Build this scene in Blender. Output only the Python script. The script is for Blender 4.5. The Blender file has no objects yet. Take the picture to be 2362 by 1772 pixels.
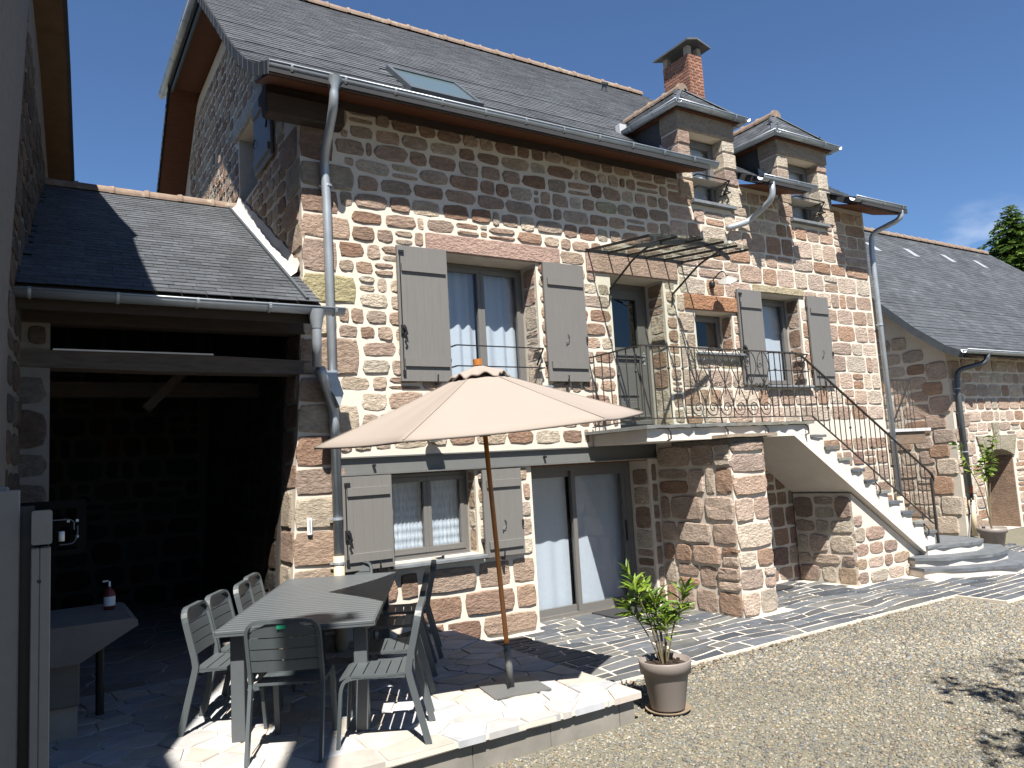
import bpy, math, random
import numpy as np
from mathutils import Vector, Matrix
random.seed(7)
SC = bpy.context.scene
COL = SC.collection
R = math.radians
# ------------------------------------------------------------------ camera
cam_d = bpy.data.cameras.new('camera'); cam = bpy.data.objects.new('camera', cam_d); COL.objects.link(cam)
cr = Vector((0.84732827, -0.52796071, -0.05737849)); cu = Vector((-0.00909869, -0.12245952, 0.9924318)); cf = Vector((0.53099154, 0.84039345, 0.10856717))
m4 = Matrix((cr, cu, -cf)).transposed().to_4x4(); m4.translation = Vector((-2.30, -7.65, 1.92))
cam.matrix_world = m4
cam_d.lens = 26.69; cam_d.sensor_width = 36; cam_d.clip_end = 3000; cam_d.clip_start = .05
SC.camera = cam
CAM = np.array((-2.30, -7.65, 1.92))
# ------------------------------------------------------------------ sky, sun, exposure
SUN = Vector((.27, .617, -1.0)).normalized()
w = bpy.data.worlds.new('World'); SC.world = w; w.use_nodes = True
nt = w.node_tree; nt.nodes.clear()
out = nt.nodes.new('ShaderNodeOutputWorld'); bg = nt.nodes.new('ShaderNodeBackground'); sky = nt.nodes.new('ShaderNodeTexSky')
sky.sky_type = 'NISHITA'; sky.sun_disc = False
sky.sun_elevation = math.asin(-SUN.z); sky.sun_rotation = math.atan2(-SUN.x, -SUN.y)
sky.altitude = 600; sky.air_density = 1.0; sky.dust_density = .0; sky.ozone_density = 9.0
bg.inputs['Strength'].default_value = .052
# a thin wisp of cloud low over the barn ridge (part of the sky in view)
tc = nt.nodes.new('ShaderNodeTexCoord')
ndir = Vector((1.065, .485, .252)).normalized()
dot = nt.nodes.new('ShaderNodeVectorMath'); dot.operation = 'DOT_PRODUCT'; dot.inputs[1].default_value = ndir
mr = nt.nodes.new('ShaderNodeMapRange'); mr.inputs[1].default_value = .9982; mr.inputs[2].default_value = 1.0; mr.inputs[3].default_value = 0; mr.inputs[4].default_value = 1
mp = nt.nodes.new('ShaderNodeMapping'); mp.inputs['Scale'].default_value = (10, 10, 24)
nz = nt.nodes.new('ShaderNodeTexNoise'); nz.inputs['Scale'].default_value = 1.6; nz.inputs['Detail'].default_value = 6
mr2 = nt.nodes.new('ShaderNodeMapRange'); mr2.inputs[1].default_value = .4; mr2.inputs[2].default_value = .75; mr2.inputs[3].default_value = 0; mr2.inputs[4].default_value = .42
mu = nt.nodes.new('ShaderNodeMath'); mu.operation = 'MULTIPLY'
mx = nt.nodes.new('ShaderNodeMixRGB'); mx.inputs[2].default_value = (9, 9.4, 10, 1)
L = nt.links.new
L(tc.outputs['Generated'], dot.inputs[0]); L(dot.outputs['Value'], mr.inputs[0]); L(tc.outputs['Generated'], mp.inputs[0]); L(mp.outputs[0], nz.inputs['Vector'])
L(nz.outputs[0], mr2.inputs[0]); L(mr.outputs[0], mu.inputs[0]); L(mr2.outputs[0], mu.inputs[1]); L(mu.outputs[0], mx.inputs[0]); L(sky.outputs[0], mx.inputs[1])
L(mx.outputs[0], bg.inputs[0]); L(bg.outputs[0], out.inputs[0])
sd = bpy.data.lights.new('sun', 'SUN'); sd.energy = 5.0; sd.angle = R(.53); sd.color = (1, .95, .87)
so = bpy.data.objects.new('sun', sd); COL.objects.link(so); so.rotation_euler = SUN.to_track_quat('-Z', 'Y').to_euler(); so.location = (-8, -20, 30)
SC.view_settings.view_transform = 'Standard'; SC.view_settings.look = 'None'; SC.view_settings.gamma = 1
SC.view_settings.use_curve_mapping = False; SC.view_settings.exposure = 1.38
SC.cycles.max_bounces = 8; SC.cycles.transparent_max_bounces = 12

# ------------------------------------------------------------------ materials
MATS = {}
ALB = .81      # overall reflectance level of the opaque surfaces
def M(name, col=(.5, .5, .5), rough=.75, metal=0., var=.15, vs=6., bump=0., bs=40., attr=False, stretch=None, spec=.4, var2=0., v2s=1.2, transl=0., tint=None):
    if name in MATS: return MATS[name]
    m = bpy.data.materials.new(name); m.use_nodes = True; t = m.node_tree; n = t.nodes; l = t.links.new
    b = n['Principled BSDF']; b.inputs['Roughness'].default_value = rough; b.inputs['Metallic'].default_value = metal
    b.inputs['Specular IOR Level'].default_value = spec
    geo = n.new('ShaderNodeNewGeometry'); src = geo.outputs['Position']
    if stretch:
        mp = n.new('ShaderNodeMapping'); mp.inputs['Scale'].default_value = stretch; l(src, mp.inputs[0]); src = mp.outputs[0]
    if attr:
        a = n.new('ShaderNodeAttribute'); a.attribute_name = 'col'; sc_ = n.new('ShaderNodeVectorMath'); sc_.operation = 'SCALE'; sc_.inputs['Scale'].default_value = ALB; l(a.outputs['Color'], sc_.inputs[0]); c = sc_.outputs[0]
    else:
        r_ = n.new('ShaderNodeRGB'); r_.outputs[0].default_value = (*[q * ALB for q in col], 1); c = r_.outputs[0]
    def mulnoise(c, sc, amt, det=5):
        nz = n.new('ShaderNodeTexNoise'); nz.inputs['Scale'].default_value = sc; nz.inputs['Detail'].default_value = det; nz.inputs['Roughness'].default_value = .62
        l(src, nz.inputs['Vector'])
        mr = n.new('ShaderNodeMapRange'); mr.inputs[1].default_value = .28; mr.inputs[2].default_value = .72; mr.inputs[3].default_value = 1 - amt; mr.inputs[4].default_value = 1 + amt
        l(nz.outputs[0], mr.inputs[0])
        mx = n.new('ShaderNodeVectorMath'); mx.operation = 'MULTIPLY'; l(c, mx.inputs[0]); l(mr.outputs[0], mx.inputs[1])
        return mx.outputs[0]
    if var: c = mulnoise(c, vs, var)
    if var2: c = mulnoise(c, v2s, var2, 3)
    if tint:      # (colour, scale, low, high): patches of a second colour (lichen, rust, dirt)
        nz = n.new('ShaderNodeTexNoise'); nz.inputs['Scale'].default_value = tint[1]; nz.inputs['Detail'].default_value = 6; nz.inputs['Roughness'].default_value = .7
        l(src, nz.inputs['Vector'])
        mr = n.new('ShaderNodeMapRange'); mr.inputs[1].default_value = tint[2]; mr.inputs[2].default_value = tint[3]; l(nz.outputs[0], mr.inputs[0])
        mx = n.new('ShaderNodeMixRGB'); mx.inputs[2].default_value = (*tint[0], 1); l(mr.outputs[0], mx.inputs[0]); l(c, mx.inputs[1]); c = mx.outputs[0]
    l(c, b.inputs['Base Color'])
    if bump:
        nz = n.new('ShaderNodeTexNoise'); nz.inputs['Scale'].default_value = bs; nz.inputs['Detail'].default_value = 8; nz.inputs['Roughness'].default_value = .7
        l(src, nz.inputs['Vector'])
        bp = n.new('ShaderNodeBump'); bp.inputs['Strength'].default_value = min(1, bump * 20) if bump < .05 else 1; bp.inputs['Distance'].default_value = bump
        l(nz.outputs[0], bp.inputs['Height']); l(bp.outputs[0], b.inputs['Normal'])
    if transl:
        o = n['Material Output']; tr = n.new('ShaderNodeBsdfTranslucent'); l(c, tr.inputs[0]); ms = n.new('ShaderNodeMixShader'); ms.inputs[0].default_value = transl
        l(b.outputs[0], ms.inputs[1]); l(tr.outputs[0], ms.inputs[2]); l(ms.outputs[0], o.inputs['Surface'])
    MATS[name] = m
    return m
def glass(name, tint=(.9, .95, 1), ior=1.6, rough=.0):
    m = bpy.data.materials.new(name); m.use_nodes = True; t = m.node_tree; n = t.nodes; l = t.links.new
    n.remove(n['Principled BSDF'])
    tr = n.new('ShaderNodeBsdfTransparent'); tr.inputs[0].default_value = (*tint, 1); g = n.new('ShaderNodeBsdfGlossy'); g.inputs['Roughness'].default_value = rough
    f0 = ((ior - 1) / (ior + 1)) ** 2; ge = n.new('ShaderNodeNewGeometry'); dp = n.new('ShaderNodeVectorMath'); dp.operation = 'DOT_PRODUCT'; l(ge.outputs['Normal'], dp.inputs[0]); l(ge.outputs['Incoming'], dp.inputs[1])
    def mth(op, a, b=None):
        k = n.new('ShaderNodeMath'); k.operation = op
        for i, q in enumerate((a, b)):
            if q is None: continue
            if isinstance(q, (int, float)): k.inputs[i].default_value = q
            else: l(q, k.inputs[i])
        return k.outputs[0]
    sch = mth('ADD', mth('MULTIPLY', mth('POWER', mth('SUBTRACT', 1.0, mth('ABSOLUTE', dp.outputs['Value'])), 5.0), 1 - f0), f0); ms = n.new('ShaderNodeMixShader')
    l(sch, ms.inputs[0]); l(tr.outputs[0], ms.inputs[1]); l(g.outputs[0], ms.inputs[2]); l(ms.outputs[0], n['Material Output'].inputs['Surface'])
    return m
STONE = M('sandstone', rough=.92, var=.24, vs=22, bump=.05, bs=19, attr=True, stretch=(1, 1, 1.9), spec=.15, var2=.18, v2s=5)
MORTAR = M('lime_mortar', (.60, .545, .47), rough=.95, var=.08, vs=9, bump=.008, bs=30, spec=.15, var2=.08, v2s=.8)
MORTARD = M('old_mortar', (.36, .31, .26), rough=.95, var=.15, vs=7, bump=.01, bs=25, spec=.15)
PLASTER = M('white_render', (.62, .58, .525), rough=.95, var=.06, vs=5, bump=.004, bs=30, spec=.15, var2=.08, v2s=1.5)
ROUGHPL = M('grey_roughcast', (.21, .195, .18), rough=.95, var=.15, vs=12, bump=.012, bs=60, spec=.15)
SLATE = M('roof_slate', rough=.62, var=.22, vs=18, bump=.004, bs=50, attr=True, spec=.35, var2=.22, v2s=.7, tint=((.11, .11, .105), 5, .66, .88))
SLATEF = M('slate_flag', rough=.7, var=.25, vs=7, bump=.006, bs=28, attr=True, spec=.35)
QUARTZ = M('pale_quartzite_flag', rough=.85, var=.16, vs=6, bump=.005, bs=40, attr=True, spec=.3)
JOINT = M('pale_joint', (.62, .55, .46), rough=.95, var=.12, vs=8, bump=.004, bs=50)
DECK = M('roof_deck', (.03, .03, .034), rough=.9, var=.1)
ZINC = M('zinc', (.40, .44, .48), rough=.42, metal=.45, var=.12, vs=5, var2=.12, v2s=1.5)
ZINCD = M('dark_zinc', (.10, .115, .13), rough=.5, metal=.4, var=.15, vs=6)
PAINT = M('grey_paint', (.158, .152, .144), rough=.5, var=.05, vs=7, spec=.4, bump=.0012, bs=50, stretch=(6, 6, .6))
FRAME = M('grey_frame', (.14, .135, .128), rough=.42, var=.04, vs=9, spec=.45)
DOORP = M('dark_grey_door', (.105, .102, .098), rough=.45, var=.06, vs=9)
STEEL = M('grey_beam_paint', (.135, .138, .136), rough=.5, var=.06, vs=6)
IRON = M('wrought_iron', (.04, .035, .031), rough=.5, metal=.1, var=.2, vs=20)
BLACK = M('black_iron', (.012, .012, .013), rough=.45, var=.1)
WOODS = M('orange_soffit_wood', (.125, .042, .016), rough=.7, var=.25, vs=6, stretch=(1, 6, 6), bump=.002, bs=40)
WOODY = M('ochre_soffit_wood', (.13, .075, .035), rough=.8, var=.2, vs=6)
WOODB = M('old_oak', (.17, .12, .085), rough=.85, var=.25, vs=9, stretch=(.6, 4, 4), bump=.008, bs=14)
WOODD = M('dark_beam', (.045, .032, .024), rough=.85, var=.25, vs=9, stretch=(.6, 4, 4), bump=.006, bs=14)
WOODP = M('light_timber', (.36, .22, .11), rough=.75, var=.2, vs=9, stretch=(.6, 4, 4))
POLEW = M('varnished_pole', (.42, .16, .035), rough=.35, var=.15, vs=12, stretch=(5, 5, .8))
TERRA = M('terracotta_ridge', (.215, .155, .118), rough=.9, var=.2, vs=9, bump=.004, bs=40, tint=((.32, .30, .24), 7, .55, .75))
BRICK = M('chimney_brick', rough=.9, var=.15, vs=20, bump=.004, bs=60, attr=True)
FABRIC = M('beige_parasol_cloth', (.345, .295, .258), rough=.9, var=.02, vs=3, spec=.15, bump=.002, bs=14, transl=.12)
CHAIRM = M('grey_powder_coat', (.078, .091, .097), rough=.42, var=.03, vs=9, spec=.5)
TABLEM = M('table_grey', (.086, .097, .105), rough=.45, var=.05, vs=9, spec=.5)
POTM = M('taupe_pot', (.225, .195, .175), rough=.5, var=.04, vs=6)
SAUC = M('terracotta_saucer', (.24, .185, .13), rough=.7, var=.1)
SOIL = M('soil', (.035, .022, .015), rough=1, var=.4, vs=40, bump=.02, bs=60)
LEAF = M('oleander_leaf', rough=.45, var=.12, vs=14, attr=True, spec=.4, transl=.3)
NEEDLE = M('conifer_foliage', rough=.7, var=.25, vs=3, attr=True, spec=.2, transl=.2)
STEM = M('stem', (.14, .11, .06), rough=.8, var=.2)
BARK = M('bark', (.10, .07, .05), rough=.95, var=.3, vs=8, bump=.02, bs=12)
GRAVEL = M('gravel_bed', (.175, .163, .122), rough=.95, var=.45, vs=75, bump=.02, bs=70, spec=.2, var2=.12, v2s=.7)
PEBBLE = M('gravel_stone', rough=.85, var=.12, vs=60, attr=True, spec=.25)
CURT = M('sheer_curtain', (.66, .70, .74), rough=.9, var=.03, vs=20, transl=.25)
CURT2 = M('pleated_curtain', (.58, .62, .66), rough=.9, var=.35, vs=9, stretch=(14, 1, 1), transl=.2)
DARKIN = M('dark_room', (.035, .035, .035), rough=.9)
CONC = M('concrete', (.15, .138, .125), rough=.9, var=.15, vs=6, bump=.004, bs=30)  # sink only, toned down with the porch's deep shade
WHITEP = M('white_plastic', (.75, .75, .73), rough=.35, var=.02)
CREAM = M('cream_pvc', (.58, .48, .33), rough=.45, var=.05)
GLASS = glass('window_glass', (.86, .9, .94), 1.75)
GLASSD = glass('door_glass', (.35, .62, .60), 1.8)
GLASSC = glass('canopy_glass', (.90, .93, .90), 1.35)
MATM = M('coir_mat', (.03, .03, .032), rough=1, var=.3, vs=60, bump=.006, bs=90)

# ------------------------------------------------------------------ mesh helpers
ROOT = {}
def empty(name, loc=(0, 0, 0), label=None, cat=None, group=None, rz=0., kind=None):
    o = bpy.data.objects.new(name, None); COL.objects.link(o); o.location = loc; o.rotation_euler = (0, 0, rz); o.empty_display_size = .1
    ROOT[o.name] = Vector(loc) if not rz else Vector((0, 0, 0))
    tag(o, label, cat, group, kind); return o
def tag(o, label=None, cat=None, group=None, kind=None):
    if label: o['label'] = label
    if cat: o['category'] = cat
    if group: o['group'] = group
    if kind: o['kind'] = kind
    return o
class MB:
    def __init__(s): s.v = []; s.f = []; s.c = []; s.col = (.5, .5, .5)
    def add(s, pts, faces, col=None):
        n = len(s.v); s.v += [tuple(p) for p in pts]; s.c += [col or s.col] * len(pts); s.f += [tuple(i + n for i in f) for f in faces]
    def box(s, x0, x1, y0, y1, z0, z1, col=None):
        s.add([(x0, y0, z0), (x1, y0, z0), (x1, y1, z0), (x0, y1, z0), (x0, y0, z1), (x1, y0, z1), (x1, y1, z1), (x0, y1, z1)],
              [(0, 3, 2, 1), (4, 5, 6, 7), (0, 1, 5, 4), (1, 2, 6, 5), (2, 3, 7, 6), (3, 0, 4, 7)], col)
    def bbox(s, x0, x1, y0, y1, z0, z1, b=.006, col=None):      # box with chamfered edges on every side
        P = []
        for z, i in ((z0, b), (z0 + b, 0), (z1 - b, 0), (z1, b)):
            a0, a1, c0, c1 = x0 + i, x1 - i, y0 + i, y1 - i; k = b if i == 0 else 0
            P += [(a0 + k, c0, z), (a1 - k, c0, z), (a1, c0 + k, z), (a1, c1 - k, z), (a1 - k, c1, z), (a0 + k, c1, z), (a0, c1 - k, z), (a0, c0 + k, z)]
        F = [tuple(range(7, -1, -1)), tuple(range(24, 32))]
        for r_ in range(3):
            for i in range(8): F.append((r_ * 8 + i, r_ * 8 + (i + 1) % 8, r_ * 8 + 8 + (i + 1) % 8, r_ * 8 + 8 + i))
        s.add(P, F, col)
    def prism(s, poly, a, b, fn, col=None):      # poly [(u,v)], extruded from a to b; fn(u,v,d) -> xyz
        n = len(poly); P = [fn(u, v, a) for u, v in poly] + [fn(u, v, b) for u, v in poly]
        F = [tuple(range(n - 1, -1, -1)), tuple(range(n, 2 * n))] + [(i, (i + 1) % n, n + (i + 1) % n, n + i) for i in range(n)]
        s.add(P, F, col)
    def tube(s, pts, r, n=8, col=None, r2=None, cap=True):
        pts = [Vector(p) for p in pts]; rings = []; up = None
        for i, p in enumerate(pts):
            d = (pts[min(i + 1, len(pts) - 1)] - pts[max(i - 1, 0)]).normalized()
            if up is None: up = d.orthogonal().normalized()
            up = (up - d * up.dot(d)); up = up.normalized() if up.length > 1e-6 else d.orthogonal().normalized()
            s2 = d.cross(up); rr = r if r2 is None else r + (r2 - r) * i / (len(pts) - 1)
            rings.append([p + (up * math.cos(2 * math.pi * k / n + math.pi / n) + s2 * math.sin(2 * math.pi * k / n + math.pi / n)) * rr for k in range(n)])
        V = [q for g in rings for q in g]; F = []
        for i in range(len(rings) - 1):
            for k in range(n): F.append((i * n + k, i * n + (k + 1) % n, (i + 1) * n + (k + 1) % n, (i + 1) * n + k))
        if cap: F += [tuple(range(n - 1, -1, -1)), tuple((len(rings) - 1) * n + k for k in range(n))]
        s.add(V, F, col)
    def bar(s, p0, p1, wx, wy, side=None, col=None):      # rectangular bar
        p0, p1 = Vector(p0), Vector(p1); d = (p1 - p0).normalized(); a = Vector(side) if side else (Vector((0, 0, 1)) if abs(d.z) < .9 else Vector((1, 0, 0)))
        a = (a - d * a.dot(d)).normalized(); b = d.cross(a); V = []
        for p in (p0, p1):
            for i, j in ((-1, -1), (1, -1), (1, 1), (-1, 1)): V.append(p + a * i * wx / 2 + b * j * wy / 2)
        s.add(V, [(0, 3, 2, 1), (4, 5, 6, 7), (0, 1, 5, 4), (1, 2, 6, 5), (2, 3, 7, 6), (3, 0, 4, 7)], col)
    def ribbon(s, pts, wx, wy, side, col=None):      # rectangular section swept along a path
        pts = [Vector(p) for p in pts]; V = []; F = []; side = Vector(side)
        for i, p in enumerate(pts):
            d = (pts[min(i + 1, len(pts) - 1)] - pts[max(i - 1, 0)]).normalized(); a = (side - d * side.dot(d)).normalized(); b = d.cross(a)
            for u, v in ((-1, -1), (1, -1), (1, 1), (-1, 1)): V.append(p + a * u * wx / 2 + b * v * wy / 2)
        for i in range(len(pts) - 1):
            for k in range(4): F.append((i * 4 + k, i * 4 + (k + 1) % 4, i * 4 + 4 + (k + 1) % 4, i * 4 + 4 + k))
        F += [(3, 2, 1, 0), tuple((len(pts) - 1) * 4 + k for k in range(4))]
        s.add(V, F, col)
    def lathe(s, prof, c, n=24, col=None, axis=None):
        V = []; F = []
        for r_, z in prof:
            for k in range(n): a = 2 * math.pi * k / n; V.append((c[0] + r_ * math.cos(a), c[1] + r_ * math.sin(a), c[2] + z))
        for i in range(len(prof) - 1):
            for k in range(n): F.append((i * n + k, i * n + (k + 1) % n, (i + 1) * n + (k + 1) % n, (i + 1) * n + k))
        s.add(V, F, col)
    def build(s, name, mat, parent=None, smooth=False, local=False, kind=None, label=None, cat=None, group=None, loc=None):
        me = bpy.data.meshes.new(name); off = ROOT.get(parent.name, Vector((0, 0, 0))) if parent and not local else Vector((0, 0, 0))
        if loc: off = Vector(loc)
        V = np.array(s.v, dtype=np.float64) - np.array(off)
        me.from_pydata(V.tolist(), [], s.f)
        a = me.attributes.new('col', 'FLOAT_COLOR', 'POINT'); arr = np.ones((len(s.v), 4), np.float32); arr[:, :3] = np.array(s.c); a.data.foreach_set('color', arr.ravel())
        if smooth: me.polygons.foreach_set('use_smooth', [True] * len(me.polygons))
        me.materials.append(mat); me.update()
        o = bpy.data.objects.new(name, me); COL.objects.link(o)
        if parent: o.parent = parent
        if loc: o.location = loc
        ROOT[o.name] = off
        return tag(o, label, cat, group, kind)
def quick(name, mat, parent, fn, **k):
    mb = MB(); fn(mb); return mb.build(name, mat, parent, **k)
def boxo(name, mat, parent, *a, **k):
    mb = MB(); mb.box(*a); return mb.build(name, mat, parent, **k)
def inst(name, mesh, parent, mw, off):      # object sharing a mesh; mw is a world matrix
    o = bpy.data.objects.new(name, mesh); COL.objects.link(o); o.parent = parent
    m = mw.copy(); m.translation = m.translation - off; o.matrix_local = m
    ROOT[o.name] = off
    return o
def scol(kind='mix'):
    pal = {'mix': [(.44, .305, .225), (.36, .225, .155), (.48, .36, .27), (.50, .40, .30), (.40, .275, .21), (.45, .335, .26), (.46, .31, .22), (.54, .45, .35), (.33, .20, .14)],
           'ash': [(.45, .335, .27), (.48, .37, .30), (.40, .28, .215), (.50, .41, .33), (.43, .305, .245), (.37, .225, .15)],
           'red': [(.38, .235, .165), (.42, .28, .20), (.34, .205, .155), (.46, .33, .25)],
           'pale': [(.52, .45, .36), (.50, .42, .34), (.48, .37, .30), (.40, .275, .22), (.43, .31, .215)],
           'porch_shade': [(.034, .027, .023), (.045, .035, .03), (.028, .024, .021)],  # porch gloom put into the stone colour
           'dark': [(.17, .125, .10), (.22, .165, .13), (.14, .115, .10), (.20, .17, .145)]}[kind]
    c = random.choice(pal); m_ = sum(c) / 3; c = tuple((q * .80 + m_ * .20) * {'ash': 1.13, 'pale': 1.05, 'mix': 1.0}.get(kind, .93) for q in c); k = random.uniform(.80, 1.14); q = random.uniform(-.014, .014)
    if kind in ('mix', 'ash', 'pale') and random.random() < .005: c = (.41, .36, .25)
    return (c[0] * .985 * k + q, c[1] * .985 * k, c[2] * .955 * k - q * .5)

# ------------------------------------------------------------------ stone masonry
def courses(u0, u1, v0, v1, holes, hr, wr, gap, small=.1, wave=0.):
    res = []; v = v0
    while v < v1 - hr[0] * .6:
        h = random.uniform(*hr)
        if v + h > v1 - hr[0] * .5: h = v1 - v
        spans = [(u0, u1)]
        for a, b, c, d in holes:
            if c < v + h - .05 and d > v + .05:
                ns = []
                for s, e in spans:
                    if b <= s or a >= e: ns.append((s, e)); continue
                    if a > s: ns.append((s, a))
                    if b < e: ns.append((b, e))
                spans = ns
        for a, b, c, d in holes:      # thin courses fill what is left above or below an opening
            if c < v + h - .05 and d > v + .05:
                for q0, q1 in ((d, v + h), (v, c)):
                    if .065 < q1 - q0 < h:
                        u = max(a, u0)
                        while u < min(b, u1) - .08:
                            wd = min(random.uniform(*wr), min(b, u1) - u); cu_, cv_ = u + wd / 2, (q0 + q1) / 2
                            if not any(A < u + wd - .02 and B > u + .02 and C < q1 - .02 and Dd > q0 + .02 for A, B, C, Dd in holes): res.append((cu_, cv_, wd - gap, q1 - q0 - gap * .8))
                            u += wd
        for s, e in spans:
            u = s
            while u < e - .05:
                wd = random.uniform(*wr)
                if random.random() < .12: wd *= .55
                if e - u - wd < wr[0] * .6: wd = e - u
                if wd > wr[1] * 1.5: wd = wd / 2
                cv = v + h / 2 + wave * math.sin(u * 1.7 + v * 2.3)
                if random.random() < small and h > .16:
                    t = random.uniform(.4, .6)
                    res.append((u + wd / 2, cv - h / 2 + h * t / 2, wd - gap, h * t - gap)); res.append((u + wd / 2, cv + h * t / 2, wd - gap, h * (1 - t) - gap))
                else: res.append((u + wd / 2, cv, wd - gap * random.uniform(.8, 1.3), h - gap * random.uniform(.7, 1.4)))
                u += wd
        v += h
    return res
def outline(uc, vc, w, h, ex=4., jit=.06, n=12, rot=.03):
    pts = []; r_ = random.uniform(-rot, rot)
    sk = random.uniform(-.09, .09) * (1 if ex < 6 else .35); tp = random.uniform(-.09, .09) * (1 if ex < 6 else .3)
    for k in range(n):
        t = 2 * math.pi * (k + .5) / n; c, s = math.cos(t), math.sin(t)
        m = (abs(c) ** ex + abs(s) ** ex) ** (-1 / ex)
        x = c * m * w / 2; y = s * m * h / 2
        x += sk * y; y *= 1 + tp * (2 * x / w)
        x *= 1 + random.uniform(-jit, jit); y *= 1 + random.uniform(-jit, jit)
        pts.append((uc + x * math.cos(r_) - y * math.sin(r_), vc + x * math.sin(r_) + y * math.cos(r_)))
    return pts
class Stones:
    def __init__(s): s.items = []
    def add(s, pts, fn, proud, col, parent=None):
        uc = sum(p[0] for p in pts) / len(pts); vc = sum(p[1] for p in pts) / len(pts)
        us = [p[0] for p in pts]; vs = [p[1] for p in pts]; a = (max(us) - min(us)) * (max(vs) - min(vs))
        c = np.array(fn(uc, vc, 0)); s.items.append((-a / (np.linalg.norm(c - CAM) ** 2), pts, fn, proud, col, parent, (uc, vc)))
    def layout(s, lay, fn, kind, proud=(.008, .028), ex=4., jit=.06, parent=None, skip=None, n=12):
        for uc, vc, w_, h_ in lay:
            if w_ < .03 or h_ < .03: continue
            if skip and skip(uc, vc, w_, h_): continue
            s.add(outline(uc, vc, w_, h_, ex, jit, n), fn, random.uniform(*proud), scol(kind), parent)
    @staticmethod
    def shape(mb, it):
        _, pts, fn, pr, col, _, (uc, vc) = it; n = len(pts); V = []
        for sc, d in ((1.01, -.03), (1, pr * .55), (.90, pr)):
            for u, v in pts: V.append(fn(uc + (u - uc) * sc, vc + (v - vc) * sc, d + (random.uniform(-.006, .004) if sc < 1 else 0)))
        V.append(fn(uc, vc, pr + random.uniform(-.004, .005)))
        F = [(r_ * n + k, r_ * n + (k + 1) % n, r_ * n + n + (k + 1) % n, r_ * n + n + k) for r_ in (0, 1) for k in range(n)] + [(2 * n + k, 2 * n + (k + 1) % n, 3 * n) for k in range(n)]
        mb.add(V, F, col)
    def finish(s, thing, limit=290, name='stone'):
        s.items.sort(key=lambda t: t[0]); rest = MB()
        for i, it in enumerate(s.items):
            if i < limit:
                mb = MB(); s.shape(mb, it); mb.build(name, STONE, it[5] or thing)
            else: s.shape(rest, it)
        if rest.v: rest.build(name + '_infill', STONE, thing, kind='stuff')

# ------------------------------------------------------------------ roofing
def scolslate(b=.08):
    k = random.uniform(.78, 1.22) * (1.3 if random.random() < .02 else 1); return (b * .92 * k, b * 1.0 * k, b * 1.12 * k)
class Slates:
    def __init__(s): s.it = []
    def face(s, org, ax, up, nlen, wid, expo=.12, sw=.2, clip=None, thick=.007):
        """rows of slates on a plane: org corner, ax along eave, up the slope"""
        ax, up = Vector(ax).normalized(), Vector(up).normalized(); nr = ax.cross(up).normalized(); rows = int(math.ceil(nlen / expo))
        for r_ in range(rows):
            k = -sw * (.5 if r_ % 2 else 0) - random.uniform(0, .02)
            while k < wid:
                ww = sw * random.uniform(.93, 1.07); a, b = max(k, 0), min(k + ww, wid)
                if b - a > .02:
                    p = Vector(org) + ax * ((a + b) / 2) + up * (r_ * expo)
                    if not clip or clip(p): s.it.append((p + nr * random.uniform(0, .003), ax, up, nr, b - a - .004, min(expo * 1.75, nlen - r_ * expo + .004), random.uniform(-.008, .008)))
                k += ww
    def finish(s, thing, limit=280, base=.08):
        s.it.sort(key=lambda t: (t[0] - Vector(CAM)).length)
        off = ROOT[thing.name]; var = []
        for i in range(6):
            mb = MB(); c = scolslate(base); mb.box(-.5, .5, 0, 1, 0, .007, c)
            me_o = mb.build('slate', SLATE); var.append(me_o.data); bpy.data.objects.remove(me_o)
        rest = MB()
        for i, (p, ax, up, nr, w_, ln, tw) in enumerate(s.it):
            t = .012; up2 = (up * ln - nr * t).normalized(); nn = ax.cross(up2)
            ax2 = (ax + up * tw).normalized()
            if i < limit:
                mw = Matrix((ax2 * w_, up2 * ln, nn)).transposed().to_4x4(); mw.translation = p + nr * (t + .002)
                inst('slate', random.choice(var), thing, mw, off)
            else:
                c = scolslate(base); q = p + nr * (t + .002); V = []
                for zz in (0, .007):
                    for i_, j in ((-.5, 0), (.5, 0), (.5, 1), (-.5, 1)): V.append(q + ax2 * w_ * i_ + up2 * ln * j + nn * zz)
                rest.add(V, [(4, 5, 6, 7), (0, 1, 5, 4), (1, 2, 6, 5), (3, 0, 4, 7)], c)
        if rest.v: rest.build('slate_courses', SLATE, thing, kind='stuff')
_ridge = {}
def ridge_tiles(thing, p0, p1, step=.38, r=.11, arc=200):
    key = (step, r)
    if key not in _ridge:
        mb = MB(); n = 10; V = []; F = []
        for x, rr in ((-.02, r * 1.05), (.03, r * 1.16), (.05, r), (step, r * .96)):
            for k in range(n + 1): a = R(90 - arc / 2 + arc * k / n); V.append((x, -rr * math.cos(a), rr * math.sin(a) - r * .3))
        for i in range(3):
            for k in range(n): F.append((i * (n + 1) + k, i * (n + 1) + k + 1, (i + 1) * (n + 1) + k + 1, (i + 1) * (n + 1) + k))
        F.append(tuple(range(n, -1, -1))); F.append(tuple(3 * (n + 1) + k for k in range(n + 1)))
        mb.add(V, F); o = mb.build('ridge_tile', TERRA, smooth=False); _ridge[key] = o.data; bpy.data.objects.remove(o)
    p0, p1 = Vector(p0), Vector(p1); d = (p1 - p0); n = max(1, round(d.length / step)); d.normalize(); sd_ = Vector((0, 0, 1)).cross(d).normalized(); up = d.cross(sd_)
    st = (p1 - p0).length / n
    for i in range(n):
        mw = Matrix((d * st / step, sd_, up)).transposed().to_4x4(); mw.translation = p0 + d * st * i + Vector((0, 0, random.uniform(-.004, .006)))
        inst('ridge_tile', _ridge[key], thing, mw, ROOT[thing.name])
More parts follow.
